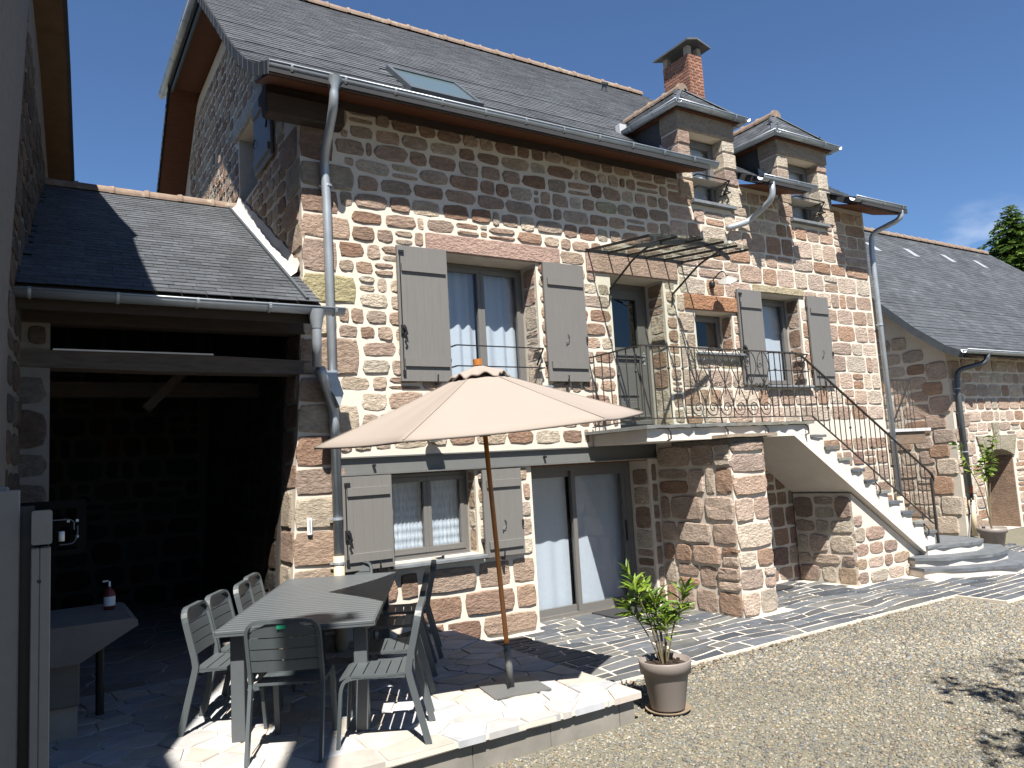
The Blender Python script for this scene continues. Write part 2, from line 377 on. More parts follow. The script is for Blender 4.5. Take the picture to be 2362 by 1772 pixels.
def gutter(thing, p0, p1, r=.065, bracket=.55, mat=None, name='gutter'):
    """half-round gutter from p0 to p1 (top-centre line)"""
    p0, p1 = Vector(p0), Vector(p1); d = (p1 - p0).normalized(); s2 = Vector((0, 0, 1)).cross(d).normalized(); n = 10; mb = MB()
    def ring(p, rr, t0=180, t1=360): return [p + s2 * rr * math.cos(R(t0 + (t1 - t0) * k / n)) + Vector((0, 0, rr * math.sin(R(t0 + (t1 - t0) * k / n)))) for k in range(n + 1)]
    V = ring(p0, r) + ring(p1, r) + ring(p0, r - .006) + ring(p1, r - .006); F = []; m = n + 1
    for k in range(n): F += [(k, k + 1, m + k + 1, m + k), (2 * m + k + 1, 2 * m + k, 3 * m + k, 3 * m + k + 1), (k, 2 * m + k, 2 * m + k + 1, k + 1), (m + k, m + k + 1, 3 * m + k + 1, 3 * m + k)]
    F += [(0, m, 3 * m, 2 * m), (m - 1, 3 * m - 1, 4 * m - 1, 2 * m - 1)]
    mb.add(V, F)
    for sgn in (-1, 1): mb.tube([p0 + s2 * r * sgn, p1 + s2 * r * sgn], .010, 6)
    g = mb.build(name, mat or ZINC, thing, smooth=True)
    ln = (p1 - p0).length; k = bracket * .4
    while k < ln:
        b = MB(); q = p0 + d * k; V = []
        for dd in (-.012, .012): V += ring(q + d * dd, r + .008, 172, 368)
        b.add(V, [(i, i + 1, m + i + 1, m + i) for i in range(n)]); b.build('gutter_bracket', ZINC, g); k += bracket
    return g
def downpipe(thing, pts, r=.045, mat=None, clamps=(), name='downpipe', label=None):
    o = quick(name, mat or ZINC, thing, lambda m: m.tube(pts, r, 14), smooth=True, label=label)
    for q in clamps:
        mb = MB(); mb.tube([(q[0], q[1], q[2] - .012), (q[0], q[1], q[2] + .012)], r + .008, 14); mb.box(q[0] - r - .03, q[0] + r + .03, q[1] + r * .4, q[1] + r * .4 + .01, q[2] - .01, q[2] + .01)
        mb.build('pipe_clamp', ZINC, o)
    return o
def fillet(pts, r=.18, n=5):
    pts = [Vector(p) for p in pts]; o = [pts[0]]
    for i in range(1, len(pts) - 1):
        a, b, c = pts[i - 1], pts[i], pts[i + 1]; d1 = min(r, (a - b).length * .45); d2 = min(r, (c - b).length * .45)
        q0 = b + (a - b).normalized() * d1; q1 = b + (c - b).normalized() * d2
        for k in range(n + 1): t = k / n; o.append(q0 * (1 - t) ** 2 + b * 2 * t * (1 - t) + q1 * t * t)
    o.append(pts[-1]); return o

# walls with rectangular holes, as a grid of quads plus reveals; fn(u,v,d): d out of the wall
def wall_grid(mb, us, vs, holes, fn, depth=.45, thick=True):
    us = sorted(set([round(u, 4) for u in us] + [h[i] for h in holes for i in (0, 1)])); vs = sorted(set([round(v, 4) for v in vs] + [h[i] for h in holes for i in (2, 3)]))
    u_min, u_max, v_min, v_max = us[0], us[-1], vs[0], vs[-1]
    idx = {}
    def vid(i, j):
        if (i, j) not in idx: idx[(i, j)] = len(mb.v); mb.v.append(tuple(fn(us[i], vs[j], 0))); mb.c.append(mb.col)
        return idx[(i, j)]
    for i in range(len(us) - 1):
        for j in range(len(vs) - 1):
            cu_, cv_ = (us[i] + us[i + 1]) / 2, (vs[j] + vs[j + 1]) / 2
            if any(a < cu_ < b and c < cv_ < d for a, b, c, d in holes): continue
            mb.f.append((vid(i, j), vid(i + 1, j), vid(i + 1, j + 1), vid(i, j + 1)))
    for a, b, c, d in holes:
        P = [(a, c), (b, c), (b, d), (a, d)]
        for k in range(4):
            (u0, v0), (u1, v1) = P[k], P[(k + 1) % 4]
            mb.add([fn(u0, v0, 0), fn(u0, v0, -depth), fn(u1, v1, -depth), fn(u1, v1, 0)], [(0, 1, 2, 3)])
def lin(a, b, n): return [a + (b - a) * i / n for i in range(n + 1)]
FX = lambda u, v, d: (u, -d, v)            # front wall map

# ================================================================== GROUND
def grid_sheet(name, mat, x0, x1, y0, y1, z, n=1, kind='structure'):
    mb = MB()
    for i in range(n):
        for j in range(n):
            a, b = x0 + (x1 - x0) * i / n, x0 + (x1 - x0) * (i + 1) / n; c, d = y0 + (y1 - y0) * j / n, y0 + (y1 - y0) * (j + 1) / n
            mb.add([(a, c, z), (b, c, z), (b, d, z), (a, d, z)], [(0, 1, 2, 3)])
    return mb.build(name, mat, kind=kind)
grid_sheet('ground', GRAVEL, -400, 400, -400, 400, -.03, 8)
# loose gravel: one mass of small stones
def gravel():
    rng = np.random.default_rng(4); N = 125000
    t = rng.random(N); x = -1.6 + 11.6 * rng.random(N); y = -6.6 + 4.42 * rng.random(N)
    d = np.hypot(x - CAM[0], y - CAM[1])
    fx = (x - CAM[0]) * .531 + (y - CAM[1]) * .84; rx = (x - CAM[0]) * .847 - (y - CAM[1]) * .528
    keep = (fx > 1.5) & (np.abs(rx) < fx * .72 + .5) & ~((x < 1.60) & (y > -3.075)) & ~((x > 7.45) & (y > -2.9)) & (y < -2.2 - .012 * np.abs(x - 5))
    x, y, d = x[keep], y[keep], d[keep]; N = len(x)
    s = rng.uniform(.005, .014, N) * (1 + .35 * (d > 7)) * np.where(rng.random(N) < .03, 1.7, 1)
    base = np.array([(1, 0, 0), (-.5, .86, 0), (-.5, -.86, 0), (.45, .5, .75), (-.65, 0, .7), (.3, -.6, .8)])
    F = np.array([(0, 1, 3), (1, 4, 3), (1, 2, 4), (2, 5, 4), (2, 0, 5), (0, 3, 5), (3, 4, 5)])
    a = rng.random(N) * 6.28; ca, sa = np.cos(a), np.sin(a); k = rng.uniform(.7, 1.5, (N, 1)); hz = rng.uniform(.45, .95, (N, 1))
    bx = base[:, 0][None] * k; by = np.repeat(base[:, 1][None], N, 0); bz = base[:, 2][None] * hz
    V = np.stack([x[:, None] + s[:, None] * (bx * ca[:, None] - by * sa[:, None]), y[:, None] + s[:, None] * (bx * sa[:, None] + by * ca[:, None]), -.031 + s[:, None] * bz + rng.uniform(0, .006, (N, 1))], -1).reshape(-1, 3)
    FF = (F[None] + (np.arange(N) * 6)[:, None, None]).reshape(-1, 3)
    me = bpy.data.meshes.new('gravel'); me.vertices.add(len(V)); me.vertices.foreach_set('co', V.ravel()); nf = len(FF)
    me.loops.add(nf * 3); me.loops.foreach_set('vertex_index', FF.ravel().astype(np.int32)); me.polygons.add(nf)
    me.polygons.foreach_set('loop_start', np.arange(nf, dtype=np.int32) * 3); me.polygons.foreach_set('loop_total', np.full(nf, 3, np.int32))
    pal = np.array([(.36, .325, .25), (.28, .265, .225), (.42, .355, .245), (.20, .20, .19), (.45, .42, .35), (.31, .245, .175), (.25, .265, .265), (.38, .35, .28), (.20, .195, .18)])
    c = pal[rng.integers(0, len(pal), N)] * .68 * rng.uniform(.7, 1.25, (N, 1)) * (1 + .16 * np.sin(x * 1.3 + 1.1 * np.sin(y * 1.7)) * np.sin(y * 2.1 + x * .6))[:, None]; C4 = np.ones((N, 6, 4), np.float32); C4[:, :, :3] = c[:, None]
    at = me.attributes.new('col', 'FLOAT_COLOR', 'POINT'); at.data.foreach_set('color', C4.ravel())
    me.update(calc_edges=True); me.materials.append(PEBBLE); o = bpy.data.objects.new('gravel', me); COL.objects.link(o); tag(o, kind='stuff')
gravel()
def litter():
    rng = random.Random(11); mb = MB()
    for _ in range(420):
        x = rng.choice((rng.uniform(1.7, 7.4), rng.uniform(2.6, 4.6))); y = -2.26 - abs(rng.gauss(0, .10)); a = rng.uniform(0, 6.28); l_ = rng.uniform(.008, .022); w_ = l_ * rng.uniform(.3, .6); ca, sa = math.cos(a), math.sin(a); z = -.012 + rng.uniform(0, .006)
        mb.add([(x + ca * u * l_ - sa * v * w_, y + sa * u * l_ + ca * v * w_, z + rng.uniform(0, .006)) for u, v in ((-1, 0), (0, -1), (1, 0), (0, 1))], [(0, 1, 2, 3)], rng.choice([(.16, .09, .05), (.11, .07, .04), (.22, .15, .08), (.09, .10, .04)]))
    mb.build('leaf_litter', PEBBLE, None, kind='stuff')
litter()
def flag(mb, poly, z0, z1, col, b=.006):
    c = (sum(p[0] for p in poly) / len(poly), sum(p[1] for p in poly) / len(poly)); n = len(poly)
    dz = [random.uniform(-.0015, .0015) for _ in poly]
    V = [(x, y, z0) for x, y in poly] + [(x, y, z1 - b + dz[i]) for i, (x, y) in enumerate(poly)] + [(c[0] + (x - c[0]) * .975, c[1] + (y - c[1]) * .975, z1 + dz[i]) for i, (x, y) in enumerate(poly)]
    F = [(k, (k + 1) % n, n + (k + 1) % n, n + k) for k in range(n)] + [(n + k, n + (k + 1) % n, 2 * n + (k + 1) % n, 2 * n + k) for k in range(n)] + [tuple(2 * n + k for k in range(n))]
    mb.add(V, F, col)
def slcol():
    k = random.uniform(.7, 1.35); c = random.choice([(.085, .093, .105), (.108, .113, .118), (.068, .078, .092), (.12, .121, .115)]); return tuple(q * k for q in c)
# slate patio along the house: irregular long flags in pale joints
patio = quick('patio', JOINT, None, lambda m: (m.box(1.6, 12.6, -2.24, 1.0, -.12, 0.0), m.box(7.5, 12.6, -2.86, -2.24, -.12, -.0)), kind='structure')
patio_occ = [(4.72, 5.38, -1.31, .5), (7.36, 9.0, -1.0, .5), (8.5, 10.6, -1.5, .5)]
def lay_patio():
    y = -2.235; n = 0
    rows = []
    while y < .36: hgt = random.uniform(.145, .235); rows.append((y, min(hgt, .40 - y))); y += hgt
    rows += [(-2.845, .16), (-2.685, .15), (-2.535, .15), (-2.385, .14)]
    off = {}
    def wob(x, y): return .045 * math.sin(x * 1.9 + y * 3.1) + .03 * math.sin(x * 4.3 - y * 5)
    for y, hgt in rows:
        xs = [1.62 if y > -2.3 else 7.52]
        while xs[-1] < 12.5: xs.append(xs[-1] + random.uniform(.24, .60))
        sks = [random.uniform(-.06, .06) for _ in xs]; sks[0] = 0
        W_ = lambda x_, y_: y_ + (wob(x_, y_) if -2.2 < y_ < .3 else 0)
        for k in range(len(xs) - 1):
            a, b = xs[k], xs[k + 1]; sub = [(0., 1.)]
            if hgt > .19 and random.random() < .22: t = random.uniform(.4, .6); sub = [(0., t), (t, 1.)]
            for f0, f1 in sub:
                g = .0165; y0_, y1_ = y + hgt * f0, y + hgt * f1; cx_, cy_ = (a + b) / 2, (y0_ + y1_) / 2
                if any(q[0] < cx_ < q[1] and q[2] < cy_ < q[3] for q in patio_occ) or (cx_ < 2.73 and y1_ > .03) or (cx_ > 4.6 and y1_ > .03 and cx_ < 10.0): continue
                ja = lambda f: a + sks[k] * (f - .5); jb = lambda f: b + sks[k + 1] * (f - .5)
                P = [(ja(f0) + g, W_(a, y0_) + g), (cx_, W_(cx_, y0_) + g), (jb(f0) - g, W_(b, y0_) + g), (jb(f1) - g, W_(b, y1_) - g), (cx_, W_(cx_, y1_) - g), (ja(f1) + g, W_(a, y1_) - g)]
                P = [(px + random.uniform(-.010, .010), py + random.uniform(-.006, .006)) for px, py in P]
                
                mb = MB(); flag(mb, P, -.02, .006 + random.uniform(0, .004), slcol()); mb.build('paving_slate', SLATEF, patio); n += 1
lay_patio()
# raised terrace of pale crazy paving
TZ = .2
terrace = quick('terrace', JOINT, None, lambda m: (m.box(-4.2, 1.55, -3.0, 0.0, -.1, TZ - .045), m.box(-4.2, 1.56, -3.10, 0.0, TZ - .044, TZ - .012), m.box(-4.2, -.1, 0.0, 4.6, -.1, TZ - .012)), kind='structure')
quick('terrace_kerb', M('pale_concrete', (.21, .195, .17), rough=.95, var=.15, vs=6, bump=.004, bs=30, var2=.15, v2s=2), terrace, lambda m: [m.bbox(-4.2 + .62 * k, -4.2 + .62 * k + .617, -3.052, -3.002, -.1, TZ - .046, .004) for k in range(9)] + [m.box(1.38, 1.52, -3.052, -3.002, -.1, TZ - .046)])
def crazy(parent, x0, x1, y0, y1, n, colf, mat, seed, z):
    rng = random.Random(seed); S_ = []
    for _ in range(n * 40):
        p = (rng.uniform(x0, x1), rng.uniform(y0, y1))
        if all((p[0] - q[0]) ** 2 + ((p[1] - q[1]) * 1.15) ** 2 > ((x1 - x0) * (y1 - y0) / n) * .42 for q in S_): S_.append(p)
        if len(S_) >= n: break
    for i, p in enumerate(S_):
        poly = [(x0, y0), (x1, y0), (x1, y1), (x0, y1)]
        for j, q in enumerate(S_):
            if i == j or (p[0] - q[0]) ** 2 + (p[1] - q[1]) ** 2 > 2.2: continue
            nx, ny = q[0] - p[0], q[1] - p[1]; ln = math.hypot(nx, ny); nx /= ln; ny /= ln; dd = ln / 2 - .011; o = []
            for k in range(len(poly)):
                a, b = poly[k], poly[(k + 1) % len(poly)]; da = (a[0] - p[0]) * nx + (a[1] - p[1]) * ny - dd; db = (b[0] - p[0]) * nx + (b[1] - p[1]) * ny - dd
                if da <= 0: o.append(a)
                if da * db < 0: t = da / (da - db); o.append((a[0] + (b[0] - a[0]) * t, a[1] + (b[1] - a[1]) * t))
            poly = o
            if len(poly) < 3: break
        if len(poly) < 3: continue
        ps = [poly[0]]
        for q in poly[1:]:
            if math.hypot(q[0] - ps[-1][0], q[1] - ps[-1][1]) > .03: ps.append(q)
        if len(ps) < 3: continue
        ps = [(x + rng.uniform(-.004, .004), y + rng.uniform(-.004, .004)) for x, y in ps]
        mb = MB(); flag(mb, ps, z - .05, z + rng.uniform(-.001, .002), colf(rng)); mb.build('paving_stone', mat, parent)
def qcol(r_):
    c = r_.choice([(.47, .46, .45), (.53, .48, .42), (.49, .50, .52), (.56, .53, .49), (.51, .46, .41), (.46, .47, .49), (.57, .56, .54)]); k = r_.uniform(.74, .95); return tuple(q * k for q in c)
crazy(terrace, -3.2, 1.56, -3.10, -.02, 215, qcol, QUARTZ, 5, TZ)
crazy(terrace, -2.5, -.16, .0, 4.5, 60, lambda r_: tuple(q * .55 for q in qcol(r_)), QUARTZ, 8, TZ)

# ================================================================== THE STONE HOUSE
house = empty('stone_house', (4.9, 0, 0), 'two storey red sandstone house with grey shutters and steep slate roof', 'house')
xc = lambda z: -.2 + .06 * min(z, 4.1)
def fw(u, v, d): return (u + (xc(v) + .2) * max(0, 1 - (u + .2) / .8), -d, v)
H_UP, H_DOOR, H_SW, H_RW = (1.73, 2.98, 2.88, 4.43), (4.17, 5.12, 2.33, 4.39), (5.70, 6.47, 3.42, 4.0), (7.11, 8.06, 2.92, 4.36)
H_LW, H_SD = (.92, 1.96, .98, 1.92), (2.73, 4.60, -.02, 1.92)
H_D1, H_D2 = (5.87, 6.60, 5.65, 6.72), (8.10, 8.90, 5.65, 6.70)
HOLES = [H_UP, H_DOOR, H_SW, H_RW, H_LW, H_SD]
mb = MB(); BEAM = (.34, 4.80, 1.93, 2.12)
wall_grid(mb, lin(-.2, .6, 2) + lin(.6, 10.06, 12), lin(0, 6.03, 10), HOLES + [(5.87, 6.60, 5.65, 6.03), (8.10, 8.90, 5.65, 6.03), (.34, 4.80, 1.935, 2.12)], fw, .5)
mb.box(9.9, 10.059, .005, 8.7, 0, 6.0); mb.box(.2, 9.9, 8.5, 8.69, 0, 5.9)
front_wall = mb.build('front_wall', MORTAR, house)
def gtop(y): 
    q = y if y < 4.35 else 8.7 - y
    return np.interp(q, [-.6, -.17, .29, .79, 1.18, 1.79, 2.55, 2.90], [5.86, 6.03, 6.31, 6.70, 7.04, 7.61, 8.30, 8.60])
H_GW = (1.78, 2.75, 5.66, 6.62)
mb = MB()
wall_grid(mb, lin(0, 8.7, 34), lin(0, 8.7, 29), [H_GW], lambda u, v, d: (xc(v) - d, u, min(v, gtop(u))), .35)
gable_wall = mb.build('gable_wall', MORTAR, house)
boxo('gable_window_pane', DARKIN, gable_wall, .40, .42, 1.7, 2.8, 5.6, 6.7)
# --- stones of the house
ST = Stones()
LINT = [(1.46, 3.36, 4.44, 4.66), (3.76, 5.42, 4.40, 4.67), (5.52, 6.62, 4.01, 4.22), (6.95, 8.2, 4.37, 4.50), (.34, 4.80, 1.90, 2.16), (5.66, 6.60, 3.30, 3.42), (7.05, 8.15, 2.86, 2.93), (1.6, 3.1, 2.80, 2.90), (.88, 2.0, .90, .98), (2.68, 4.66, 1.86, 2.16)]
g = .02; HH = [(a - g, b + g, c - g, d + g) for a, b, c, d in HOLES] + LINT + [(5.83, 6.64, 5.55, 6.1), (8.06, 8.94, 5.55, 6.1)]
# alternating corner blocks
z = .02; k = 0; CORN = []
while z < 5.9:
    hh = min(random.uniform(.26, .44), 5.95 - z); ww = (.80 if k % 2 else .55) + random.uniform(-.06, .06)
    if z < 2.2: ww = min(ww, .62)
    if hh > .1:
        c = (.42, .37, .22) if abs(z - 3.75) < .2 else scol('mix')
        ST.add(outline(-.2 + ww / 2 - .008, z + hh / 2, ww - .014, hh - .03, 9, .015), fw, random.uniform(.012, .03), c, front_wall); CORN.append((-.3, -.2 + ww + .01, z, z + hh))
    z += hh; k += 1
HH = HH + CORN
SLABB = [(3.66, 6.55, 2.08, 2.34)]
ST.layout(courses(.2, 5.35, 2.17, 5.97, HH + SLABB, (.165, .24), (.17, .44), .036, .08, .014), fw, 'mix', (.006, .022), 4.6, .075, front_wall)
ST.layout(courses(5.35, 10.03, 2.36, 5.97, HH, (.20, .34), (.24, .56), .028, .16, .006), fw, 'ash', (.006, .02), 8, .035, front_wall)
ST.layout(courses(.2, 2.71, .02, .88, HH, (.26, .36), (.40, .72), .042, .05), fw, 'red', (.010, .03), 9, .035, front_wall)
ST.layout(courses(.2, 2.71, .88, 1.93, HH, (.19, .27), (.2, .4), .036, .05), fw, 'pale', (.008, .025), 7, .04, front_wall)
ST.layout(courses(4.62, 10.03, .02, 2.08, HH + [(4.74, 5.36, 0, 2.3)], (.2, .34), (.22, .46), .034, .1), fw, 'red', (.008, .025), 8, .04, front_wall)
# jamb blocks on the right of openings, lintels
for (a, b, c, d), kd in ((H_UP, 'pale'), (H_DOOR, 'mix'), (H_RW, 'ash')): pass
def lintel(x0, x1, z0, z1, col, parent=None, name='lintel', y0=-.035, y1=.3):
    mb = MB(); mb.bbox(x0, x1, y0, y1, z0, z1, .012, col); return mb.build(name, STONE, parent or front_wall, smooth=False)
lintel(1.47, 3.35, 4.44, 4.655, (.43, .30, .25)); lintel(3.78, 5.40, 4.40, 4.665, (.41, .29, .24)); lintel(5.50, 6.66, 4.012, 4.235, (.37, .20, .12))
lintel(6.98, 8.18, 4.37, 4.49, (.42, .36, .25))
RV = Stones()
def reveal(hole, side, dep, kind, y_in=0.):      # stones lining a jamb
    a, b, c, d = hole; xx = b if side > 0 else a
    fn = (lambda u, v, dd: (xx - dd * side, u, v))
    ST.layout(courses(.02, dep, c + .02, d - .02, [], (.18, .32), (dep, dep + .01), .025), fn, kind, (.003, .010), 7, .02, front_wall)
reveal(H_UP, 1, .30, 'pale'); reveal(H_DOOR, 1, .32, 'mix'); reveal(H_RW, 1, .25, 'red'); reveal(H_LW, 1, .18, 'pale'); reveal(H_SD, 1, .34, 'mix'); reveal(H_SW, 1, .22, 'red')
inner_wall = quick('porch_shade_sheet', M('porch_shade_mortar', (.045, .04, .036), rough=.95, var=.2, vs=6, bump=.01, bs=25), house, lambda m: m.prism([(.42, 0), (4.5, 0), (4.5, 4.45), (2.8, 5.45), (.42, 4.08)], 0, .03, lambda u, v, d: (xc(v) - d, u, v)))  # sheet over the gable wall, porch darkness painted into its mortar
# gable stones: above the porch roof, and near-black ones with the porch's shade painted in
fg = lambda u, v, d: (xc(v) - d, u, v)
def gskip(u, v, w_, h_): return v + h_ / 2 > gtop(u - w_ / 2) - .06 or v + h_ / 2 > gtop(u + w_ / 2) - .06
pr_top = lambda y: 3.99 + .6 * (y - .05) if y < 2.8 else 5.64 - .6 * (y - 2.8)
ST.layout(courses(.55, 6.6, 3.3, 8.35, [(1.74, 2.8, 5.6, 6.85), (1.2, 2.95, 6.62, 6.85)], (.15, .22), (.17, .34), .034, .1, .012), fg, 'mix', (.006, .02), 4.4, .07, gable_wall, lambda u, v, a, b: gskip(u, v, a, b) or v < pr_top(u) - .05)
ST.layout(courses(.5, 4.4, .22, 4.6, [], (.20, .32), (.22, .46), .04, .05, .01), lambda u, v, d: (xc(v) - .03 - d, u, v), 'porch_shade', (.006, .02), 6, .05, inner_wall, lambda u, v, a, b: v > pr_top(u) - .3)
z = .02; k = 0
while z < 5.6:
    hh = random.uniform(.26, .42); ww = (.50 if k % 2 else .72)
    ST.add(outline(ww / 2 - .01, z + hh / 2, min(ww, .52) - .012, hh - .03, 9, .015), fg, random.uniform(.01, .025), scol('mix'), gable_wall); z += hh; k += 1
lintel_g = MB(); lintel_g.bbox(xc(6) - .05, xc(6) + .2, 1.30, 2.92, 6.63, 6.84, .012, (.50, .48, .44)); lintel_g.build('lintel', STONE, gable_wall)
ST.finish(house, 290)
# --- steel beam over the ground floor openings
def fbeam(m):
    m.box(.345, 4.795, .03, .2, 1.94, 2.105); m.box(.345, 4.795, -.012, .2, 2.106, 2.118); m.box(.345, 4.795, -.05, .2, 1.925, 1.939)
beam = quick('steel_beam', STEEL, house, fbeam)
for x in (.75, 2.95): quick('bolt', BLACK, beam, lambda m: m.tube([(x, .03, 2.02), (x, -.015, 2.02)], .016, 8))
quick('soffit_strip', WOODS, house, lambda m: m.box(2.73, 4.6, .02, .36, 1.905, 1.92))
# --- windows and doors
def window(x0, x1, z0, z1, y, name='window', leaves=2, pane=GLASS, fr=.045, parent=None, mid=None, mat=FRAME):
    mb = MB(); mb.box(x0, x1, y, y + .07, z1 - fr, z1); mb.box(x0, x1, y, y + .07, z0, z0 + fr); mb.box(x0, x0 + fr, y, y + .07, z0 + fr, z1 - fr); mb.box(x1 - fr, x1, y, y + .07, z0 + fr, z1 - fr)
    o = mb.build(name, mat, parent or house); xs = [x0 + fr] + ([mid or (x0 + x1) / 2] if leaves == 2 else []) + [x1 - fr]
    for a, b in zip(xs[:-1], xs[1:]):
        s = MB(); f2 = .05; yy = y - .012
        s.bbox(a, b, yy, yy + .06, z1 - fr - f2, z1 - fr + .005, .004); s.bbox(a, b, yy, yy + .06, z0 + fr - .005, z0 + fr + f2 + .01, .004)
        s.bbox(a, a + f2, yy + .001, yy + .059, z0 + fr + f2 + .01, z1 - fr - f2, .004); s.bbox(b - f2, b, yy + .001, yy + .059, z0 + fr + f2 + .01, z1 - fr - f2, .004)
        s.build('sash', mat, o); q = MB(); q.add([(a + f2 - .004, yy + .035, z0 + fr + f2), (b - f2 + .004, yy + .035, z0 + fr + f2), (b - f2 + .004, yy + .035, z1 - fr - f2 + .004), (a + f2 - .004, yy + .035, z1 - fr - f2 + .004)], [(0, 1, 2, 3)])
        q.build('pane', pane, o)
    return o
W_up = window(1.74, 2.97, 2.90, 4.42, .33); W_lw = window(.93, 1.95, .99, 1.91, .20); W_rw = window(7.12, 8.05, 2.94, 4.35, .27, leaves=1); W_sw = window(5.71, 6.46, 3.43, 3.99, .24, leaves=1, fr=.035)
# sliding door: two overlapping leaves
sdoor = quick('sliding_door', FRAME, house, lambda m: (m.box(2.74, 4.59, .38, .50, 1.83, 1.905), m.box(2.74, 4.59, .38, .50, .0, .045), m.box(2.74, 2.80, .38, .50, .045, 1.83), m.box(4.50, 4.59, .38, .50, .045, 1.83)))
for a, b, yy in ((2.80, 3.68, .44), (3.60, 4.50, .39)):
    l_ = quick('door_leaf', FRAME, sdoor, lambda m: (m.box(a, b, yy, yy + .045, 1.755, 1.83), m.box(a, b, yy, yy + .045, .046, .125), m.box(a, a + .06, yy, yy + .045, .125, 1.755), m.box(b - .06, b, yy, yy + .045, .125, 1.755)))
    quick('pane', GLASS, l_, lambda m: m.add([(a + .05, yy + .02, .11), (b - .05, yy + .02, .11), (b - .05, yy + .02, 1.77), (a + .05, yy + .02, 1.77)], [(0, 1, 2, 3)]))
quick('handle', BLACK, sdoor, lambda m: m.box(4.455, 4.475, .375, .388, .85, 1.12))
# front door with glazed upper half and moulded panels
fd = quick('front_door', DOORP, house, lambda m: (m.box(4.18, 5.11, .36, .42, 4.30, 4.385), m.box(4.18, 4.24, .36, .42, 2.34, 4.30), m.box(5.05, 5.11, .36, .42, 2.34, 4.30)))
dl = quick('door_leaf', DOORP, fd, lambda m: (m.box(4.245, 5.045, .345, .40, 2.345, 2.56), m.box(4.245, 5.045, .345, .40, 4.17, 4.298), m.box(4.245, 4.36, .345, .40, 2.56, 4.17), m.box(4.90, 5.045, .345, .40, 2.56, 4.17), m.box(4.36, 4.90, .345, .40, 3.32, 3.48), m.box(4.36, 4.90, .375, .40, 2.56, 3.32)))
quick('door_pane', GLASSD, fd, lambda m: m.add([(4.35, .38, 3.47), (4.91, .38, 3.47), (4.91, .38, 4.18), (4.35, .38, 4.18)], [(0, 1, 2, 3)]))
for z0, z1 in ((2.62, 2.74), (2.80, 3.24)): quick('door_moulding', DOORP, fd, lambda m: (m.bbox(4.40, 4.86, .355, .374, z0, z1, .012)))
quick('door_rail', DOORP, fd, lambda m: (m.bbox(4.30, 5.0, .325, .344, 3.36, 3.40, .006), m.bbox(4.26, 5.03, .32, .344, 2.40, 2.46, .006), m.bbox(4.26, 5.03, .328, .344, 2.50, 2.53, .005)))
quick('door_handle', ZINC, fd, lambda m: (m.tube([(4.98, .345, 3.36), (4.98, .30, 3.36), (4.90, .295, 3.36)], .009, 8), m.box(4.963, 4.997, .338, .345, 3.24, 3.42)))
quick('threshold', SLATEF, house, lambda m: m.bbox(4.05, 5.25, -.22, .4, 2.30, 2.332, .006, (.16, .17, .18)))
# sills
def sill(x0, x1, z, y0=-.07, y1=.3, t=.035, name='sill', col=(.15, .165, .18)): return quick(name, SLATEF, house, lambda m: m.bbox(x0, x1, y0, y1, z - t, z, .006, col))
sill(.89, 2.01, .965, -.13, .2, .04); sill(5.64, 6.60, 3.385, -.10, .24); sill(7.05, 8.14, 2.925, -.10, .27); sill(1.66, 3.08, 2.885, -.09, .33); sill(5.80, 6.70, 5.655, -.09, .3, .05); sill(8.03, 8.98, 5.655, -.09, .3, .05)
quick('window_drip', FRAME, W_lw, lambda m: m.bbox(.95, 1.93, .13, .2, .968, .99, .004))
quick('shutter_stop', BLACK, W_lw, lambda m: (m.tube([(1.38, .02, .975), (1.5, -.02, .985)], .008, 6), m.tube([(1.5, -.02, .975), (1.5, -.02, 1.0)], .016, 8)))
# shutters
def shutter(x0, x1, z0, z1, y=-.03, hinge=-1, lift=.032):
    mb = MB(); n = max(4, round((x1 - x0) / .105)); wd = (x1 - x0) / n
    for i in range(n): mb.bbox(x0 + i * wd + .0002, x0 + (i + 1) * wd - .0002, y - lift, y, z0, z1, .0013)
    o = mb.build('shutter', PAINT, house)
    for zz in (z0 + (z1 - z0) * .135, z1 - (z1 - z0) * .165):
        m2 = MB(); a, b = x0 + .045, x1 - .03; P = [(zz - .045, 0), (zz + .045, 0), (zz + .042, .024), (zz - .042, .024)]
        m2.prism(P, a, b, lambda u, v, d: (d, y - lift - v, u)); m2.build('ledge', PAINT, o)
    hx = x0 + .02 if hinge < 0 else x1 - .02
    return o
def espag(o, x, z0, z1, y):      # black bolt rod with curly handle
    quick('bolt_rod', BLACK, o, lambda m: (m.tube([(x, y, z0 + .06), (x, y, z1 - .06)], .007, 6), m.box(x - .012, x + .05, y - .008, y + .006, z1 - .09, z1 - .06), m.box(x - .012, x + .02, y - .008, y + .006, z0 + .06, z0 + .12)))
    zc = z0 + (z1 - z0) * .36
    pts = [(x, y - .012, zc + .06), (x + .01, y - .03, zc + .03), (x + .03, y - .035, zc - .01), (x + .015, y - .03, zc - .05), (x + .035, y - .035, zc - .09), (x + .02, y - .03, zc - .12)]
    quick('bolt_handle', BLACK, o, lambda m: (m.tube(pts, .011, 6), m.tube([(x + .03, y - .02, zc + .05), (x + .045, y - .03, zc - .04)], .008, 6), m.box(x - .02, x + .03, y - .015, y, zc - .03, zc + .07)))
def hook(o, x, z, y): quick('shutter_hook', BLACK, o, lambda m: (m.tube([(x, y, z + .05), (x + .01, y - .02, z + .02), (x, y - .02, z - .02), (x - .04, y - .015, z - .05), (x - .03, y - .01, z - .07)], .005, 6), ))
def stay(o, x, z, y): quick('shutter_stay', BLACK, o, lambda m: (m.tube([(x, y + .04, z - .045), (x, y - .03, z - .045), (x, y - .035, z), (x + .006, y - .03, z + .055)], .009, 6), m.box(x - .012, x + .012, y - .02, y + .03, z - .06, z - .03)))
